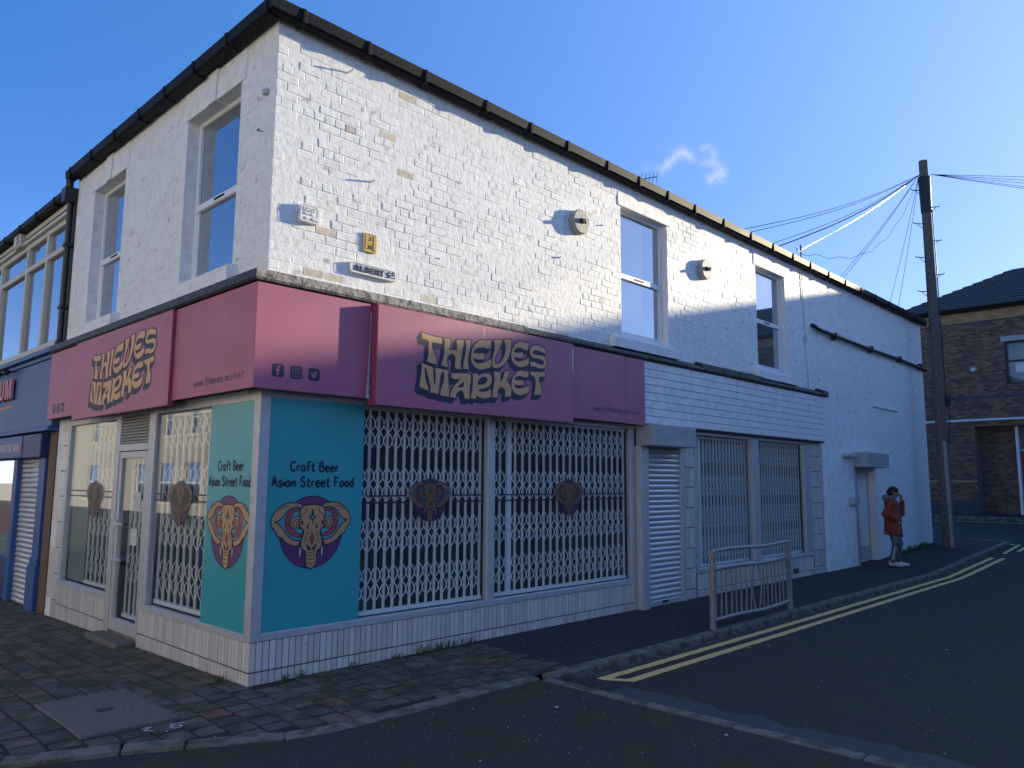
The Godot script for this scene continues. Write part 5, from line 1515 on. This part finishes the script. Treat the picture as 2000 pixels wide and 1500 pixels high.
	for k in n:
		var t0 := float(k) / n
		var t1 := float(k + 1) / n
		var ya := lerpf(8.42, ridge_y, t0) + 0.05
		var yb := lerpf(8.42, ridge_y, t1) + 0.012
		var za := lerpf(eave_z, -3.6, t0)
		var zb := lerpf(eave_z, -3.6, t1)
		var ua := lerpf(-4.5, -0.45, t0)
		var ub := lerpf(-4.5, -0.45, t1)
		rb.quad(Vector3(ua, ya, za), Vector3(15.3, ya, za), Vector3(15.3, yb, zb), Vector3(ub, yb, zb))
		rb.quad(Vector3(ua, ya - 0.06, za), Vector3(15.3, ya - 0.06, za), Vector3(15.3, ya, za), Vector3(ua, ya, za))
	part(h, "roof_slope", rb, M.roof_tile)
	rb = MB.new()
	rb.quad(Vector3(15.3, 8.45, -9.3), Vector3(-4.5, 8.45, -9.3), Vector3(-0.45, ridge_y, -3.6), Vector3(15.3, ridge_y, -3.6))
	rb.tri(Vector3(15.3, 8.45, 0.35), Vector3(15.3, 8.45, -9.3), Vector3(15.3, ridge_y, -3.6))
	rb.tri(Vector3(-4.5, 8.45, -9.3), Vector3(-4.5, 8.45, 0.35), Vector3(-0.45, ridge_y, -3.6))
	part(h, "roof_back", rb, M.roof_tile)
	part(h, "gutter", boxes([[-4.5, 15.3, 8.36, 8.47, 0.28, 0.42]], 0.02), M.gutter)
	part(h, "soffit", boxes([[-4.5, 15.3, 8.36, 8.4, -0.3, 0.28]]), M.dark_frame)

func street_around() -> void:
	# the sunlit terrace across the wide street, whose panes throw light back on the white corner
	var at := Transform3D(Basis(Vector3(0, 0, -1), Vector3(0, 1, 0), Vector3(1, 0, 0)), Vector3(-14.0, 0, 0))
	var k := 0
	for q in [[-14.0, -7.0, 9.6], [-7.0, 0.0, 9.0], [0.0, 7.5, 10.0], [7.5, 15.0, 9.2], [15.0, 23.0, 9.8], [23.0, 32.0, 9.0], [32.0, 42.0, 9.6], [42.0, 82.0, 10.2]]:
		var label: String = ["cream three-storey terrace shop opposite, end of row by the side street", "white three-storey terrace shop opposite, second in its row", "cream three-storey terrace shop facing the white corner, third in its row", "white three-storey terrace shop opposite, fourth in its row", "grey stone terrace shop opposite the blue bar, fifth in its row", "grey stone terrace shop beyond the blue bar, sixth in its row", "grey stone terrace shop down the street, seventh in its row", "broad grey stone terrace shop down the street, last in its row"][k]
		var h := thing("terrace_shop", label, "building", at, "terrace across the wide street")
		var holes := []
		for c in 3:
			var u: float = lerpf(q[0], q[1], (c + 0.5) / 3.0)
			for v in [[0.5, 2.6], [4.1, 5.9], [6.7, 8.2]]:
				holes.append([u - (0.95 if v[0] < 1 else 0.5), u + (0.95 if v[0] < 1 else 0.5), v[0], v[1]])
		part(h, "wall", wall_boxes(q[0], q[1], -0.3, q[2], holes, -0.3, 0.0), M.stone_wall if k > 3 else (M.sand_wall if k % 2 == 0 else M.render_white))
		part(h, "roof", boxes([[q[0], q[1], q[2], q[2] + 0.15, -7.0, 0.15]], 0.02), M.slate)
		part(h, "back_wall", boxes([[q[0], q[1], -0.3, q[2], -7.0, -6.8]]), M.red_wall)
		for o in holes:
			var w := group_node(h, "window")
			part(w, "pane", boxes([[o[0], o[1], o[2], o[3], -0.14, -0.12]]), M.mirror_glass)
			part(w, "frame", boxes([[o[0], o[1], (o[2] + o[3]) / 2.0 - 0.03, (o[2] + o[3]) / 2.0 + 0.03, -0.12, -0.09], [o[0], o[0] + 0.06, o[2], o[3], -0.12, -0.08], [o[1] - 0.06, o[1], o[2], o[3], -0.12, -0.08]], 0.006), M.upvc)
			part(w, "sill", boxes([[o[0] - 0.1, o[1] + 0.1, o[2] - 0.12, o[2], -0.1, 0.08]], 0.01), M.cream)
		k += 1
	var gar := thing("added_garage_row", "added unseen low red brick garage row across Albert Street", "building", Transform3D(Basis(Vector3(-1, 0, 0), Vector3(0, 1, 0), Vector3(0, 0, -1)), Vector3(0, 0, 13.0)))  # unseen row, added to keep bright sky out of the shop glass reflections
	var gates := []
	for c in 9:
		gates.append([-34.0 + c * 3.8, -31.4 + c * 3.8, -0.2, 2.3])
	part(gar, "wall", wall_boxes(-35.0, 0.5, -0.3, 4.2, gates, -0.3, 0.0), M.red_wall)
	part(gar, "roof", boxes([[-35.1, 0.6, 4.2, 4.32, -5.0, 0.15]], 0.02), M.slate)
	part(gar, "back_wall", boxes([[-35.0, 0.5, -0.3, 4.2, -5.0, -4.8]]), M.red_wall)
	for q in gates:
		part(gar, "garage_door", boxes([[q[0], q[1], q[2], q[3], -0.2, -0.14]], 0.01), M.dark_frame)
	# houses behind them
	k = 0
	for q in [[4.0, 11.0], [11.0, 18.0], [18.0, 25.0]]:
		var at2 := Transform3D(Basis(Vector3(-1, 0, 0), Vector3(0, 1, 0), Vector3(0, 0, -1)), Vector3(0, 0, 24.0))
		var label: String = ["red brick house across Albert Street facing the painted sign", "red brick house across Albert Street, middle of three", "red brick house across Albert Street at the crossroads"][k]
		var h := thing("brick_house", label, "building", at2, "houses across Albert Street")
		var holes := []
		for c in 2:
			var u: float = lerpf(-q[1], -q[0], (c + 0.5) / 2.0)
			holes.append([u - 0.6, u + 0.6, 0.9, 2.4])
			holes.append([u - 0.55, u + 0.55, 3.4, 4.9])
		part(h, "wall", wall_boxes(-q[1], -q[0], -0.3, 5.6, holes, -0.3, 0.0), M.red_wall)
		part(h, "back_wall", boxes([[-q[1], -q[0], -0.3, 5.6, -7.0, -6.8]]), M.red_wall)
		var rb := MB.new()
		rb.quad(Vector3(-q[1], 5.5, 0.3), Vector3(-q[0], 5.5, 0.3), Vector3(-q[0], 8.2, -3.5), Vector3(-q[1], 8.2, -3.5))
		rb.quad(Vector3(-q[0], 5.5, -7.3), Vector3(-q[1], 5.5, -7.3), Vector3(-q[1], 8.2, -3.5), Vector3(-q[0], 8.2, -3.5))
		part(h, "roof", rb, M.slate)
		var gb := MB.new()
		for u in [-q[1], -q[0]]:
			gb.tri(Vector3(u, 5.5, 0.0), Vector3(u, 5.5, -7.0), Vector3(u, 8.15, -3.5))
		part(h, "gable", gb, M.red_wall)
		for o in holes:
			var w := group_node(h, "window")
			part(w, "pane", boxes([[o[0], o[1], o[2], o[3], -0.14, -0.12]]), M.mirror_glass)
			part(w, "frame", boxes([[o[0], o[1], (o[2] + o[3]) / 2.0 - 0.03, (o[2] + o[3]) / 2.0 + 0.03, -0.12, -0.09]], 0.006), M.upvc)
		k += 1

# ---------------------------------------------------------------- street furniture
func street_furniture() -> void:
	var s := thing("guard_rail", "bent galvanised pedestrian guard rail at the kerb", "railing", Transform3D(Basis(Vector3.UP, -0.02), Vector3(5.26, pave_y(5.26, 1.34), 1.34)))
	s.rotation.x = 0.02
	var w := 2.05
	part(s, "post", boxes([[-0.03, 0.03, -0.2, 0.93, -0.03, 0.03]], 0.008), M.galvanised)
	var p2 := part(s, "post", boxes([[-0.03, 0.03, -0.2, 0.96, -0.03, 0.03]], 0.008), M.galvanised)
	p2.transform = Transform3D(Basis(Vector3.BACK, 0.09), Vector3(w, 0, 0))
	for q in [[0.92, 0.94, -0.06], [0.7, 0.73, -0.05], [0.1, 0.13, 0.0]]:
		var b := MB.new()
		var pp := PackedVector3Array()
		for k in 9:
			var t := k / 8.0
			pp.append(Vector3(t * (w + (-0.085 if q[0] > 0.8 else -0.06 if q[0] > 0.5 else 0.0)), lerpf(q[0], q[1], t) + 0.012 * sin(t * 7.0), 0.02 * sin(t * PI)))
		b.tube(pp, PackedFloat32Array([0.022]), 10)
		part(s, "rail", b, M.galvanised)
	for k in 17:
		var t := (k + 0.6) / 17.4
		var lean: float = [0.0, 0.005, -0.005, 0.01, 0.0, 0.0, 0.015, 0.02, -0.045, 0.04, 0.01, 0.0, 0.01, 0.0, 0.01, 0.0, 0.01][k]
		var b := MB.new()
		var x0 := t * w
		var x1 := t * (w - 0.06)
		b.tube(PackedVector3Array([Vector3(x0, lerpf(0.1, 0.13, t), 0.02 * sin(t * PI)), Vector3(lerpf(x0, x1, 0.5) + lean * 0.7, 0.42, 0.02 * sin(t * PI) + lean * 0.5), Vector3(x1, lerpf(0.7, 0.73, t), 0.02 * sin(t * PI))]), PackedFloat32Array([0.0115]), 8)
		part(s, "baluster", b, M.galvanised)
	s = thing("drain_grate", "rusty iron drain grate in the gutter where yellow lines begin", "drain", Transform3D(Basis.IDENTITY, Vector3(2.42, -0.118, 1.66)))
	part(s, "frame", boxes([[-0.2, 0.2, -0.05, 0.006, -0.17, -0.13], [-0.2, 0.2, -0.05, 0.006, 0.13, 0.17], [-0.2, -0.16, -0.05, 0.006, -0.13, 0.13], [0.16, 0.2, -0.05, 0.006, -0.13, 0.13]], 0.004), M.cast_iron)
	for k in 7:
		part(s, "bar", boxes([[-0.15 + k * 0.047, -0.128 + k * 0.047, -0.04, 0.005, -0.13, 0.13]], 0.003), M.cast_iron)
	part(s, "pit_dark", boxes([[-0.16, 0.16, 0.0008, 0.0012, -0.13, 0.13]]), M.black)  # flat black sheet painting the shade of the hole below the bars
	# telegraph pole
	var base := Vector3(18.17, pave_y(18.17, 0.55), 0.55)
	s = thing("telegraph_pole", "tall leaning wooden telegraph pole with climbing steps at the wall's end", "pole", Transform3D(Basis(Vector3.BACK, 0.014) , base))
	var b := MB.new()
	b.tube(PackedVector3Array([Vector3(0, -0.3, 0), Vector3(0, 2.5, 0), Vector3(0, 6, 0), Vector3(0, 9.95, 0)]), PackedFloat32Array([0.15, 0.138, 0.122, 0.105]), 18)
	part(s, "shaft", b, M.pole)
	b = MB.new()
	b.tube(PackedVector3Array([Vector3(0, 8.55, 0), Vector3(0, 9.5, 0)]), PackedFloat32Array([0.13, 0.15]), 16)
	part(s, "sleeve", b, M.black)
	b = MB.new()
	b.tube(PackedVector3Array([Vector3(-0.13, 0, 0.1), Vector3(-0.125, 2.6, 0.08)]), PackedFloat32Array([0.05]), 10)
	part(s, "cable_guard", b, M.galvanised)
	b = MB.new()
	b.tube(PackedVector3Array([Vector3(-0.02, 2.6, 0.16), Vector3(0.03, 3.2, 0.2), Vector3(0.0, 3.6, 0.16), Vector3(0.0, 6.0, 0.15), Vector3(0.0, 8.6, 0.14)]), PackedFloat32Array([0.014]), 6)
	part(s, "cable", b, M.black)
	part(s, "cable_box", boxes([[0.02, 0.14, 3.5, 3.75, 0.1, 0.22]], 0.01), M.black)
	for k in 10:
		var y := 5.1 + k * 0.45
		var side := -1.0 if k % 2 else 1.0
		b = MB.new()
		var dir := Vector3(0.69, 0, 0.72) * side
		b.tube(PackedVector3Array([dir * 0.11 + Vector3(0, y, 0), dir * 0.34 + Vector3(0, y + 0.01, 0), dir * 0.36 + Vector3(0, y + 0.05, 0)]), PackedFloat32Array([0.012]), 6)
		b.tube(PackedVector3Array([dir * 0.11 + Vector3(0, y - 0.14, 0), dir * 0.26 + Vector3(0, y, 0)]), PackedFloat32Array([0.008]), 5)
		part(s, "step", b, M.black)

func wires() -> void:
	var top := Vector3(17.98, 9.75, 0.45)
	var k := 0
	var ends := [[8.75, "far"], [8.98, "far"], [9.85, "far"], [10.1, "far"], [13.05, ""], [13.2, ""], [16.15, ""], [16.75, ""]]
	for e in ends:
		var to := Vector3(e[0], 6.07, 0.13)
		var b := MB.new()
		var p := PackedVector3Array()
		for i in 15:
			var t := i / 14.0
			p.append(top.lerp(to, t) - Vector3(0, (0.16 if e[0] < 12 else 0.08) * sin(PI * t), 0))
		b.tube(p, PackedFloat32Array([0.011 if k == 3 else 0.0055]), 5, false)
		var o := part(self, "overhead_wire", b, M.wire)
		tag(o, "thick black service wire from telegraph pole to the white shop's eaves" if k == 3 else "thin dark service wire from telegraph pole to the white shop's eaves", "wire", "" if k == 3 else "wires to the white shop")
		k += 1
	var fix := thing("eaves_bracket", "iron wire bracket standing up from the gutter with pale cables", "bracket", Transform3D(Basis.IDENTITY, Vector3(11.18, 6.02, 0.1)))
	var fb := MB.new()
	fb.tube(PackedVector3Array([Vector3(0, -0.08, 0), Vector3(0, 0.34, 0)]), PackedFloat32Array([0.016]), 7)
	part(fix, "stem", fb, M.black)
	fb = MB.new()
	fb.tube(PackedVector3Array([Vector3(-0.18, 0.26, 0), Vector3(-0.28, 0.22, 0.02), Vector3(-0.2, 0.17, 0.03), Vector3(0, 0.2, 0), Vector3(0.06, 0.3, 0)]), PackedFloat32Array([0.009]), 5)
	part(fix, "loop", fb, M.black)
	for i in 2:
		var b := MB.new()
		var p := PackedVector3Array()
		for q in 13:
			p.append(top.lerp(Vector3(11.18, 6.25 + i * 0.03, 0.1), q / 12.0) - Vector3(0, (0.09 + 0.04 * i) * sin(PI * q / 12.0), 0))
		b.tube(p, PackedFloat32Array([0.008]), 5, false)
		tag(part(self, "pale_cable", b, M.wire_pale), "white cable from telegraph pole to the eaves bracket", "cable", "white cables to the eaves bracket")
	var b2 := MB.new()
	var p3 := PackedVector3Array()
	for q in 25:
		var t := q / 24.0
		p3.append(top.lerp(Vector3(11.25, 6.2, 0.1), t) - Vector3(0, 1.0 * sin(PI * pow(t, 0.85)) + 0.03 * sin(t * 40.0), 0))
	b2.tube(p3, PackedFloat32Array([0.0045]), 5, false)
	tag(part(self, "slack_wire", b2, M.wire), "thin slack wire hanging in a curl from pole to eaves bracket", "wire")
	for e in [[40.0, 14.2, 10.0], [40.0, 13.4, 10.4], [38.0, 12.2, 10.6], [34.0, 10.4, 10.8], [33.0, 9.8, 10.8]]:
		var b := MB.new()
		var p := PackedVector3Array()
		for i in 15:
			var t := i / 14.0
			p.append((top + Vector3(0.3, 0.05, 0.2)).lerp(Vector3(e[0], e[1], e[2]), t) - Vector3(0, 0.3 * sin(PI * t), 0))
		b.tube(p, PackedFloat32Array([0.0065]), 5, false)
		tag(part(self, "overhead_wire", b, M.wire), "thin dark wire from telegraph pole out over the brick offices' road", "wire", "wires beyond the pole")

# ---------------------------------------------------------------- a figure from tapered bones joined smoothly
func bones_mesh(bones: Array, cell: float, k: float, hem := -1.0) -> ArrayMesh:
	var lo := Vector3.ONE * 1e9
	var hi := -lo
	for b in bones:
		for q in [[b[0], b[1]], [b[2], b[3]]]:
			lo = lo.min(q[0] - Vector3.ONE * (q[1] + cell * 3 + k))
			hi = hi.max(q[0] + Vector3.ONE * (q[1] + cell * 3 + k))
	var n := Vector3i(((hi - lo) / cell).ceil()) + Vector3i.ONE
	var f := PackedFloat32Array()
	f.resize(n.x * n.y * n.z)
	f.fill(1.0)
	for b in bones:
		var a: Vector3 = b[0]
		var ra: float = b[1]
		var c: Vector3 = b[2]
		var rb: float = b[3]
		var flat: Vector3 = b[4] if b.size() > 4 else Vector3.ONE
		var reach := Vector3.ONE * (maxf(ra, rb) * 1.35 + cell * 2 + k)
		var i0 := Vector3i(((a.min(c) - reach - lo) / cell).floor()).clamp(Vector3i.ZERO, n - Vector3i.ONE)
		var i1 := Vector3i(((a.max(c) + reach - lo) / cell).ceil()).clamp(Vector3i.ZERO, n - Vector3i.ONE)
		var ac := c - a
		var l2 := maxf(ac.length_squared(), 1e-9)
		for z in range(i0.z, i1.z + 1):
			for y in range(i0.y, i1.y + 1):
				for x in range(i0.x, i1.x + 1):
					var p := lo + Vector3(x, y, z) * cell
					var t := clampf((p - a).dot(ac) / l2, 0.0, 1.0)
					var d := ((p - a - ac * t) / flat).length() - lerpf(ra, rb, t)
					var at := (z * n.y + y) * n.x + x
					var g := f[at]
					var h := maxf(k - absf(g - d), 0.0) / k
					f[at] = minf(g, d) - h * h * k * 0.25
	if hem > 0.0:
		for z in n.z:
			for y in n.y:
				for x in n.x:
					var at := (z * n.y + y) * n.x + x
					f[at] = maxf(f[at], hem - (lo.y + y * cell))
	var st := SurfaceTool.new()
	st.begin(Mesh.PRIMITIVE_TRIANGLES)
	var index := {}
	var count := 0
	var corner := [0, 1, n.x, n.x + 1, n.x * n.y, n.x * n.y + 1, n.x * n.y + n.x, n.x * n.y + n.x + 1]
	var spot := [Vector3(0, 0, 0), Vector3(1, 0, 0), Vector3(0, 1, 0), Vector3(1, 1, 0), Vector3(0, 0, 1), Vector3(1, 0, 1), Vector3(0, 1, 1), Vector3(1, 1, 1)]
	var edges := [[0, 1], [2, 3], [4, 5], [6, 7], [0, 2], [1, 3], [4, 6], [5, 7], [0, 4], [1, 5], [2, 6], [3, 7]]
	st.set_smooth_group(0)
	var quads := []
	for z in n.z - 1:
		for y in n.y - 1:
			for x in n.x - 1:
				var at := (z * n.y + y) * n.x + x
				var inside := 0
				for q in 8:
					if f[at + corner[q]] < 0.0:
						inside += 1
				if inside == 0 or inside == 8:
					continue
				var sum := Vector3.ZERO
				var m := 0
				for e in edges:
					var fa := f[at + corner[e[0]]]
					var fb := f[at + corner[e[1]]]
					if (fa < 0.0) != (fb < 0.0):
						sum += (spot[e[0]] as Vector3).lerp(spot[e[1]], fa / (fa - fb))
						m += 1
				index[at] = count
				count += 1
				st.add_vertex(lo + (Vector3(x, y, z) + sum / m) * cell)
				quads.append(at)
	for at in quads:
		for axis in 3:
			var step: int = [1, n.x, n.x * n.y][axis]
			var s1: int = [n.x, n.x * n.y, 1][axis]
			var s2: int = [n.x * n.y, 1, n.x][axis]
			var fa := f[at]
			var fb := f[at + step]
			if (fa < 0.0) == (fb < 0.0):
				continue
			if not (index.has(at - s1) and index.has(at - s2) and index.has(at - s1 - s2)):
				continue
			var q := [index[at], index[at - s1], index[at - s1 - s2], index[at - s2]]
			if fa < 0.0:
				q.reverse()
			for w in [0, 1, 2, 0, 2, 3]:
				st.add_index(q[w])
	st.generate_normals()
	return st.commit()

func person() -> void:
	var o := thing("person", "person in rust-red hooded coat and striped track trousers, hand raised to face", "person", Transform3D(Basis(Vector3.UP, deg_to_rad(20.0)), Vector3(14.2, pave_y(14.2, 0.55), 0.55)))
	var V := func(x: float, y: float, z: float) -> Vector3: return Vector3(x, y, z)
	var leg := func(r: float) -> Array:
		return [[V.call(-0.085, 0.86, -0.03), 0.1 * r, V.call(-0.09, 0.48, 0.04), 0.072 * r], [V.call(-0.09, 0.48, 0.04), 0.07 * r, V.call(-0.09, 0.1, -0.05), 0.052 * r], [V.call(0.085, 0.86, -0.03), 0.1 * r, V.call(0.09, 0.48, 0.09), 0.072 * r], [V.call(0.09, 0.48, 0.09), 0.07 * r, V.call(0.085, 0.1, 0.05), 0.052 * r]]
	var body: Array = leg.call(0.75)
	body.append_array([
		[V.call(0, 0.9, -0.03), 0.12, V.call(0, 1.3, -0.01), 0.13], [V.call(0, 1.36, -0.01), 0.06, V.call(0, 1.47, 0.03), 0.05],
		[V.call(0, 1.54, 0.045), 0.088, V.call(0, 1.49, 0.085), 0.06], [V.call(0, 1.5, 0.145), 0.014, V.call(0, 1.525, 0.135), 0.01],
		[V.call(-0.09, 1.53, 0.04), 0.018, V.call(-0.088, 1.51, 0.045), 0.014], [V.call(0.09, 1.53, 0.04), 0.018, V.call(0.088, 1.51, 0.045), 0.014],
		[V.call(-0.17, 1.33, -0.02), 0.05, V.call(-0.28, 1.1, -0.13), 0.04], [V.call(-0.28, 1.1, -0.13), 0.04, V.call(-0.19, 0.95, 0.06), 0.03],
		[V.call(0.17, 1.33, 0.0), 0.05, V.call(0.22, 1.12, 0.15), 0.04], [V.call(0.22, 1.12, 0.15), 0.04, V.call(0.12, 1.36, 0.2), 0.028],
		[V.call(-0.19, 0.95, 0.06), 0.03, V.call(-0.16, 0.9, 0.11), 0.034, Vector3(0.7, 1, 1)], [V.call(0.12, 1.36, 0.2), 0.028, V.call(0.085, 1.43, 0.18), 0.036, Vector3(1, 1, 0.7)]])
	for k in 4:
		var root := Vector3(0.105 - 0.02 * k, 1.44 + 0.008 * k, 0.205 - 0.013 * k)
		var knuckle := root + Vector3(-0.028, 0.028 - 0.004 * k, -0.004)
		body.append([root, 0.0095, knuckle, 0.009])
		body.append([knuckle, 0.009, knuckle + Vector3(-0.02, 0.0, -0.03 + 0.004 * k), 0.0075])
	body.append([V.call(0.085, 1.405, 0.165), 0.0105, V.call(0.05, 1.43, 0.155), 0.008])
	part(o, "body", bones_mesh(body, 0.011, 0.018), M.skin)
	part(o, "trousers", bones_mesh(leg.call(1.12), 0.016, 0.03), M.trousers)
	for k in 2:
		var st := MB.new()
		var x := -0.09 - 0.066
		for w in 3:
			var dz := -0.018 + 0.018 * w
			st.tube(PackedVector3Array([V.call(x - 0.034, 0.8, -0.02 + dz), V.call(x - 0.008, 0.5, 0.035 + dz), V.call(x + 0.004, 0.14, -0.045 + dz)]), PackedFloat32Array([0.006]), 5)
		if k == 0:
			part(o, "trouser_stripes", st, M.shoe)
	var coat := [
		[V.call(-0.07, 1.3, -0.02), 0.128, V.call(-0.085, 0.66, -0.01), 0.168], [V.call(0.07, 1.3, -0.02), 0.128, V.call(0.085, 0.66, -0.01), 0.168],
		[V.call(-0.1, 1.37, -0.02), 0.07, V.call(0.1, 1.37, -0.02), 0.07],
		[V.call(-0.18, 1.33, -0.02), 0.085, V.call(-0.3, 1.09, -0.14), 0.072], [V.call(-0.3, 1.09, -0.14), 0.07, V.call(-0.21, 0.98, 0.04), 0.062],
		[V.call(0.18, 1.33, 0.0), 0.085, V.call(0.25, 1.1, 0.17), 0.075], [V.call(0.25, 1.1, 0.17), 0.072, V.call(0.13, 1.34, 0.2), 0.052]]
	part(o, "coat", bones_mesh(coat, 0.013, 0.035, 0.655), M.coat)
	part(o, "coat_lining", bones_mesh([[V.call(0.16, 1.2, 0.1), 0.06, V.call(0.2, 0.56, 0.16), 0.05, Vector3(1, 1, 0.7)]], 0.016, 0.02, 0.6), M.coat_inside)
	part(o, "shirt", bones_mesh([[V.call(0.02, 1.3, 0.07), 0.07, V.call(0.03, 0.95, 0.105), 0.075]], 0.016, 0.02), M.shirt)
	part(o, "hood", bones_mesh([[V.call(-0.13, 1.43, 0.02), 0.045, V.call(-0.09, 1.42, -0.12), 0.06], [V.call(-0.09, 1.42, -0.12), 0.06, V.call(0.09, 1.42, -0.12), 0.06], [V.call(0.09, 1.42, -0.12), 0.06, V.call(0.13, 1.43, 0.02), 0.045]], 0.014, 0.03), M.fur)
	part(o, "hair", bones_mesh([[V.call(0, 1.575, 0.03), 0.094, V.call(0, 1.54, -0.01), 0.086], [V.call(-0.04, 1.6, 0.09), 0.045, V.call(0.04, 1.6, 0.09), 0.045]], 0.011, 0.02), M.hair)
	for x in [-0.034, 0.034]:
		var eye := MB.new()
		eye.tube(PackedVector3Array([V.call(x, 1.528, 0.12), V.call(x, 1.527, 0.131)]), PackedFloat32Array([0.012, 0.007]), 8)
		part(o, "eye", eye, M.hair)
		part(o, "eyebrow", boxes([[x - 0.02, x + 0.02, 1.545, 1.553, 0.118, 0.132]], 0.003), M.hair)
	part(o, "mouth", boxes([[-0.022, 0.022, 1.458, 1.464, 0.118, 0.139]], 0.002), mat(lin(0.2, 0.07, 0.06), 0.6))
	for q in [[-0.09, -0.05], [0.085, 0.05]]:
		part(o, "shoe", bones_mesh([[V.call(q[0], 0.05, q[1] - 0.03), 0.048, V.call(q[0], 0.035, q[1] + 0.2), 0.034, Vector3(1, 0.9, 1)], [V.call(q[0], 0.09, q[1] - 0.03), 0.046, V.call(q[0], 0.04, q[1] + 0.1), 0.04]], 0.01, 0.02), M.shoe)

func small_details() -> void:
	for q in [[2.1, 0.06, 1.0, "largest grass tuft"], [2.42, 0.05, 0.6, ""], [1.84, 0.05, 0.7, ""], [1.5, 0.05, 0.35, ""], [0.48, 0.05, 0.4, ""], [0.29, 0.06, 0.35, ""], [1.0, 0.05, 0.3, ""], [-0.1, -0.35, 0.3, ""]]:
		var b := MB.new()
		for k in int(34 * q[2]) + 8:
			var a := rng.randf() * TAU
			var root := Vector3(rng.randf_range(-0.13, 0.13) * q[2], 0, rng.randf_range(-0.03, 0.06))
			var tip := root + Vector3(cos(a) * 0.05, rng.randf_range(0.04, 0.14) * (0.4 + 0.6 * q[2]), absf(sin(a)) * 0.06)
			var side := Vector3(-sin(a), 0, cos(a)) * 0.005
			var mid := root.lerp(tip, 0.55) + Vector3(0, 0.015, 0)
			b.quad(root - side, root + side, mid + side * 0.8, mid - side * 0.8)
			b.tri(mid - side * 0.8, mid + side * 0.8, tip)
		var o := part(self, "grass_tuft", b, M.leaf)
		o.position = Vector3(q[0], pave_y(q[0], q[1]) - 0.003, q[1])
		tag(o, "largest grass tuft growing at the foot of the tiled plinth" if q[3] else "small grass tuft growing in the joint at the plinth's foot", "weed", "" if q[3] else "grass tufts at the plinth")
	for k in 5:
		var x := 15.6 + k * 0.55
		var b := MB.new()
		for i in 30:
			var a := rng.randf() * TAU
			var root := Vector3(rng.randf_range(-0.2, 0.2), 0, rng.randf_range(0.0, 0.12))
			var tip := root + Vector3(cos(a) * 0.1, rng.randf_range(0.03, 0.14), sin(a) * 0.05 + 0.04)
			var side := Vector3(-sin(a), 0.2, cos(a)) * 0.012
			b.quad(root - side, root + side, tip + side, tip - side)
		var o := part(self, "wall_weed", b, M.leaf)
		o.position = Vector3(x, pave_y(x, 0.03) - 0.003, 0.02)
		tag(o, "straggly weeds along the foot of the far white wall", "weed", "weeds along the far wall")
	for k in 12:
		var p := Vector2(rng.randf_range(-1.7, 7.5), rng.randf_range(0.15, 4.2))
		if p.x < 0.0 and p.y > 2.0:
			p.y -= 2.0
		var on_kerb := p.y < 1.25
		var y := pave_y(p.x, p.y) + 0.003 if on_kerb else (-0.05 if p.x < 2.0 else -0.118)
		if p.y > 1.25 and p.y < 1.5:
			continue
		var b := MB.new()
		var s := rng.randf_range(0.006, 0.016)
		b.cbox(Vector3(-s, 0.0, -s * 0.6), Vector3(s, 0.004, s * 0.6), 0.001)
		var o := part(self, "litter_scrap", b, M.litter)
		o.transform = Transform3D(Basis(Vector3.UP, rng.randf() * TAU), Vector3(p.x, y, p.y))
		tag(o, "tiny pale scrap of litter lying on the ground", "litter", "scraps of litter on the ground")
	var chip := MB.new()
	chip.cbox(Vector3(-0.5, -0.3, -0.4), Vector3(0.5, 0.3, 0.4), 0.2)
	var mm := MultiMesh.new()
	mm.transform_format = MultiMesh.TRANSFORM_3D
	mm.mesh = chip.mesh()
	mm.instance_count = 4200
	for k in mm.instance_count:
		var p := Vector2(rng.randf_range(-4.0, 16.0), 1.5 + pow(rng.randf(), 1.3) * 6.0)
		if k % 6 == 0:
			p = Vector2(rng.randf_range(-2.0, 9.0), rng.randf_range(0.08, 1.25))
		if k % 5 == 0:
			p = Vector2(rng.randf_range(2.2, 17.0), 1.46 + absf(rng.randfn(0.0, 0.06)))
		var on_path := p.y < 1.3
		var y := pave_y(p.x, p.y) if on_path else ((-0.052 if p.x < 2.05 else -0.12) + rise(p.x))
		var size := 0.004 + 0.007 * pow(rng.randf(), 3.0)
		mm.set_instance_transform(k, Transform3D(Basis(Vector3.UP, rng.randf() * TAU).scaled(Vector3.ONE * size), Vector3(p.x, y + size * 0.2, p.y)))
	var grit := MultiMeshInstance3D.new()
	grit.name = "road_grit"
	grit.multimesh = mm
	grit.material_override = M.grit
	add_child(grit)
	stuff(tag(grit, "scattered pale grit on the dark road and footway", "grit"))
	var mark := MB.new()
	mark.ribbon(smooth(PackedVector2Array([Vector2(0.06, 0.1), Vector2(0.0, 0.08), Vector2(-0.02, 0.02), Vector2(0.02, -0.03), Vector2(0.06, 0.0), Vector2(0.04, 0.04), Vector2(-0.01, 0.03)]), false), 0.014, 0.0)
	mark.ribbon(smooth(PackedVector2Array([Vector2(-0.2, -0.02), Vector2(-0.15, 0.02), Vector2(-0.17, -0.06), Vector2(-0.1, -0.08)]), false), 0.016, 0.0)
	var o2 := part(self, "paint_mark", mark, M.white_line)
	o2.transform = Transform3D(Basis(Vector3(0.8, 0, 0.6), Vector3(0.6, 0, -0.8), Vector3(0, 1, 0)), Vector3(-0.86, pave_y(-0.8, 0.6) + 0.006, 0.6))
	tag(o2, "scrawled white paint mark on the pavers beside the concrete slab", "paint mark")
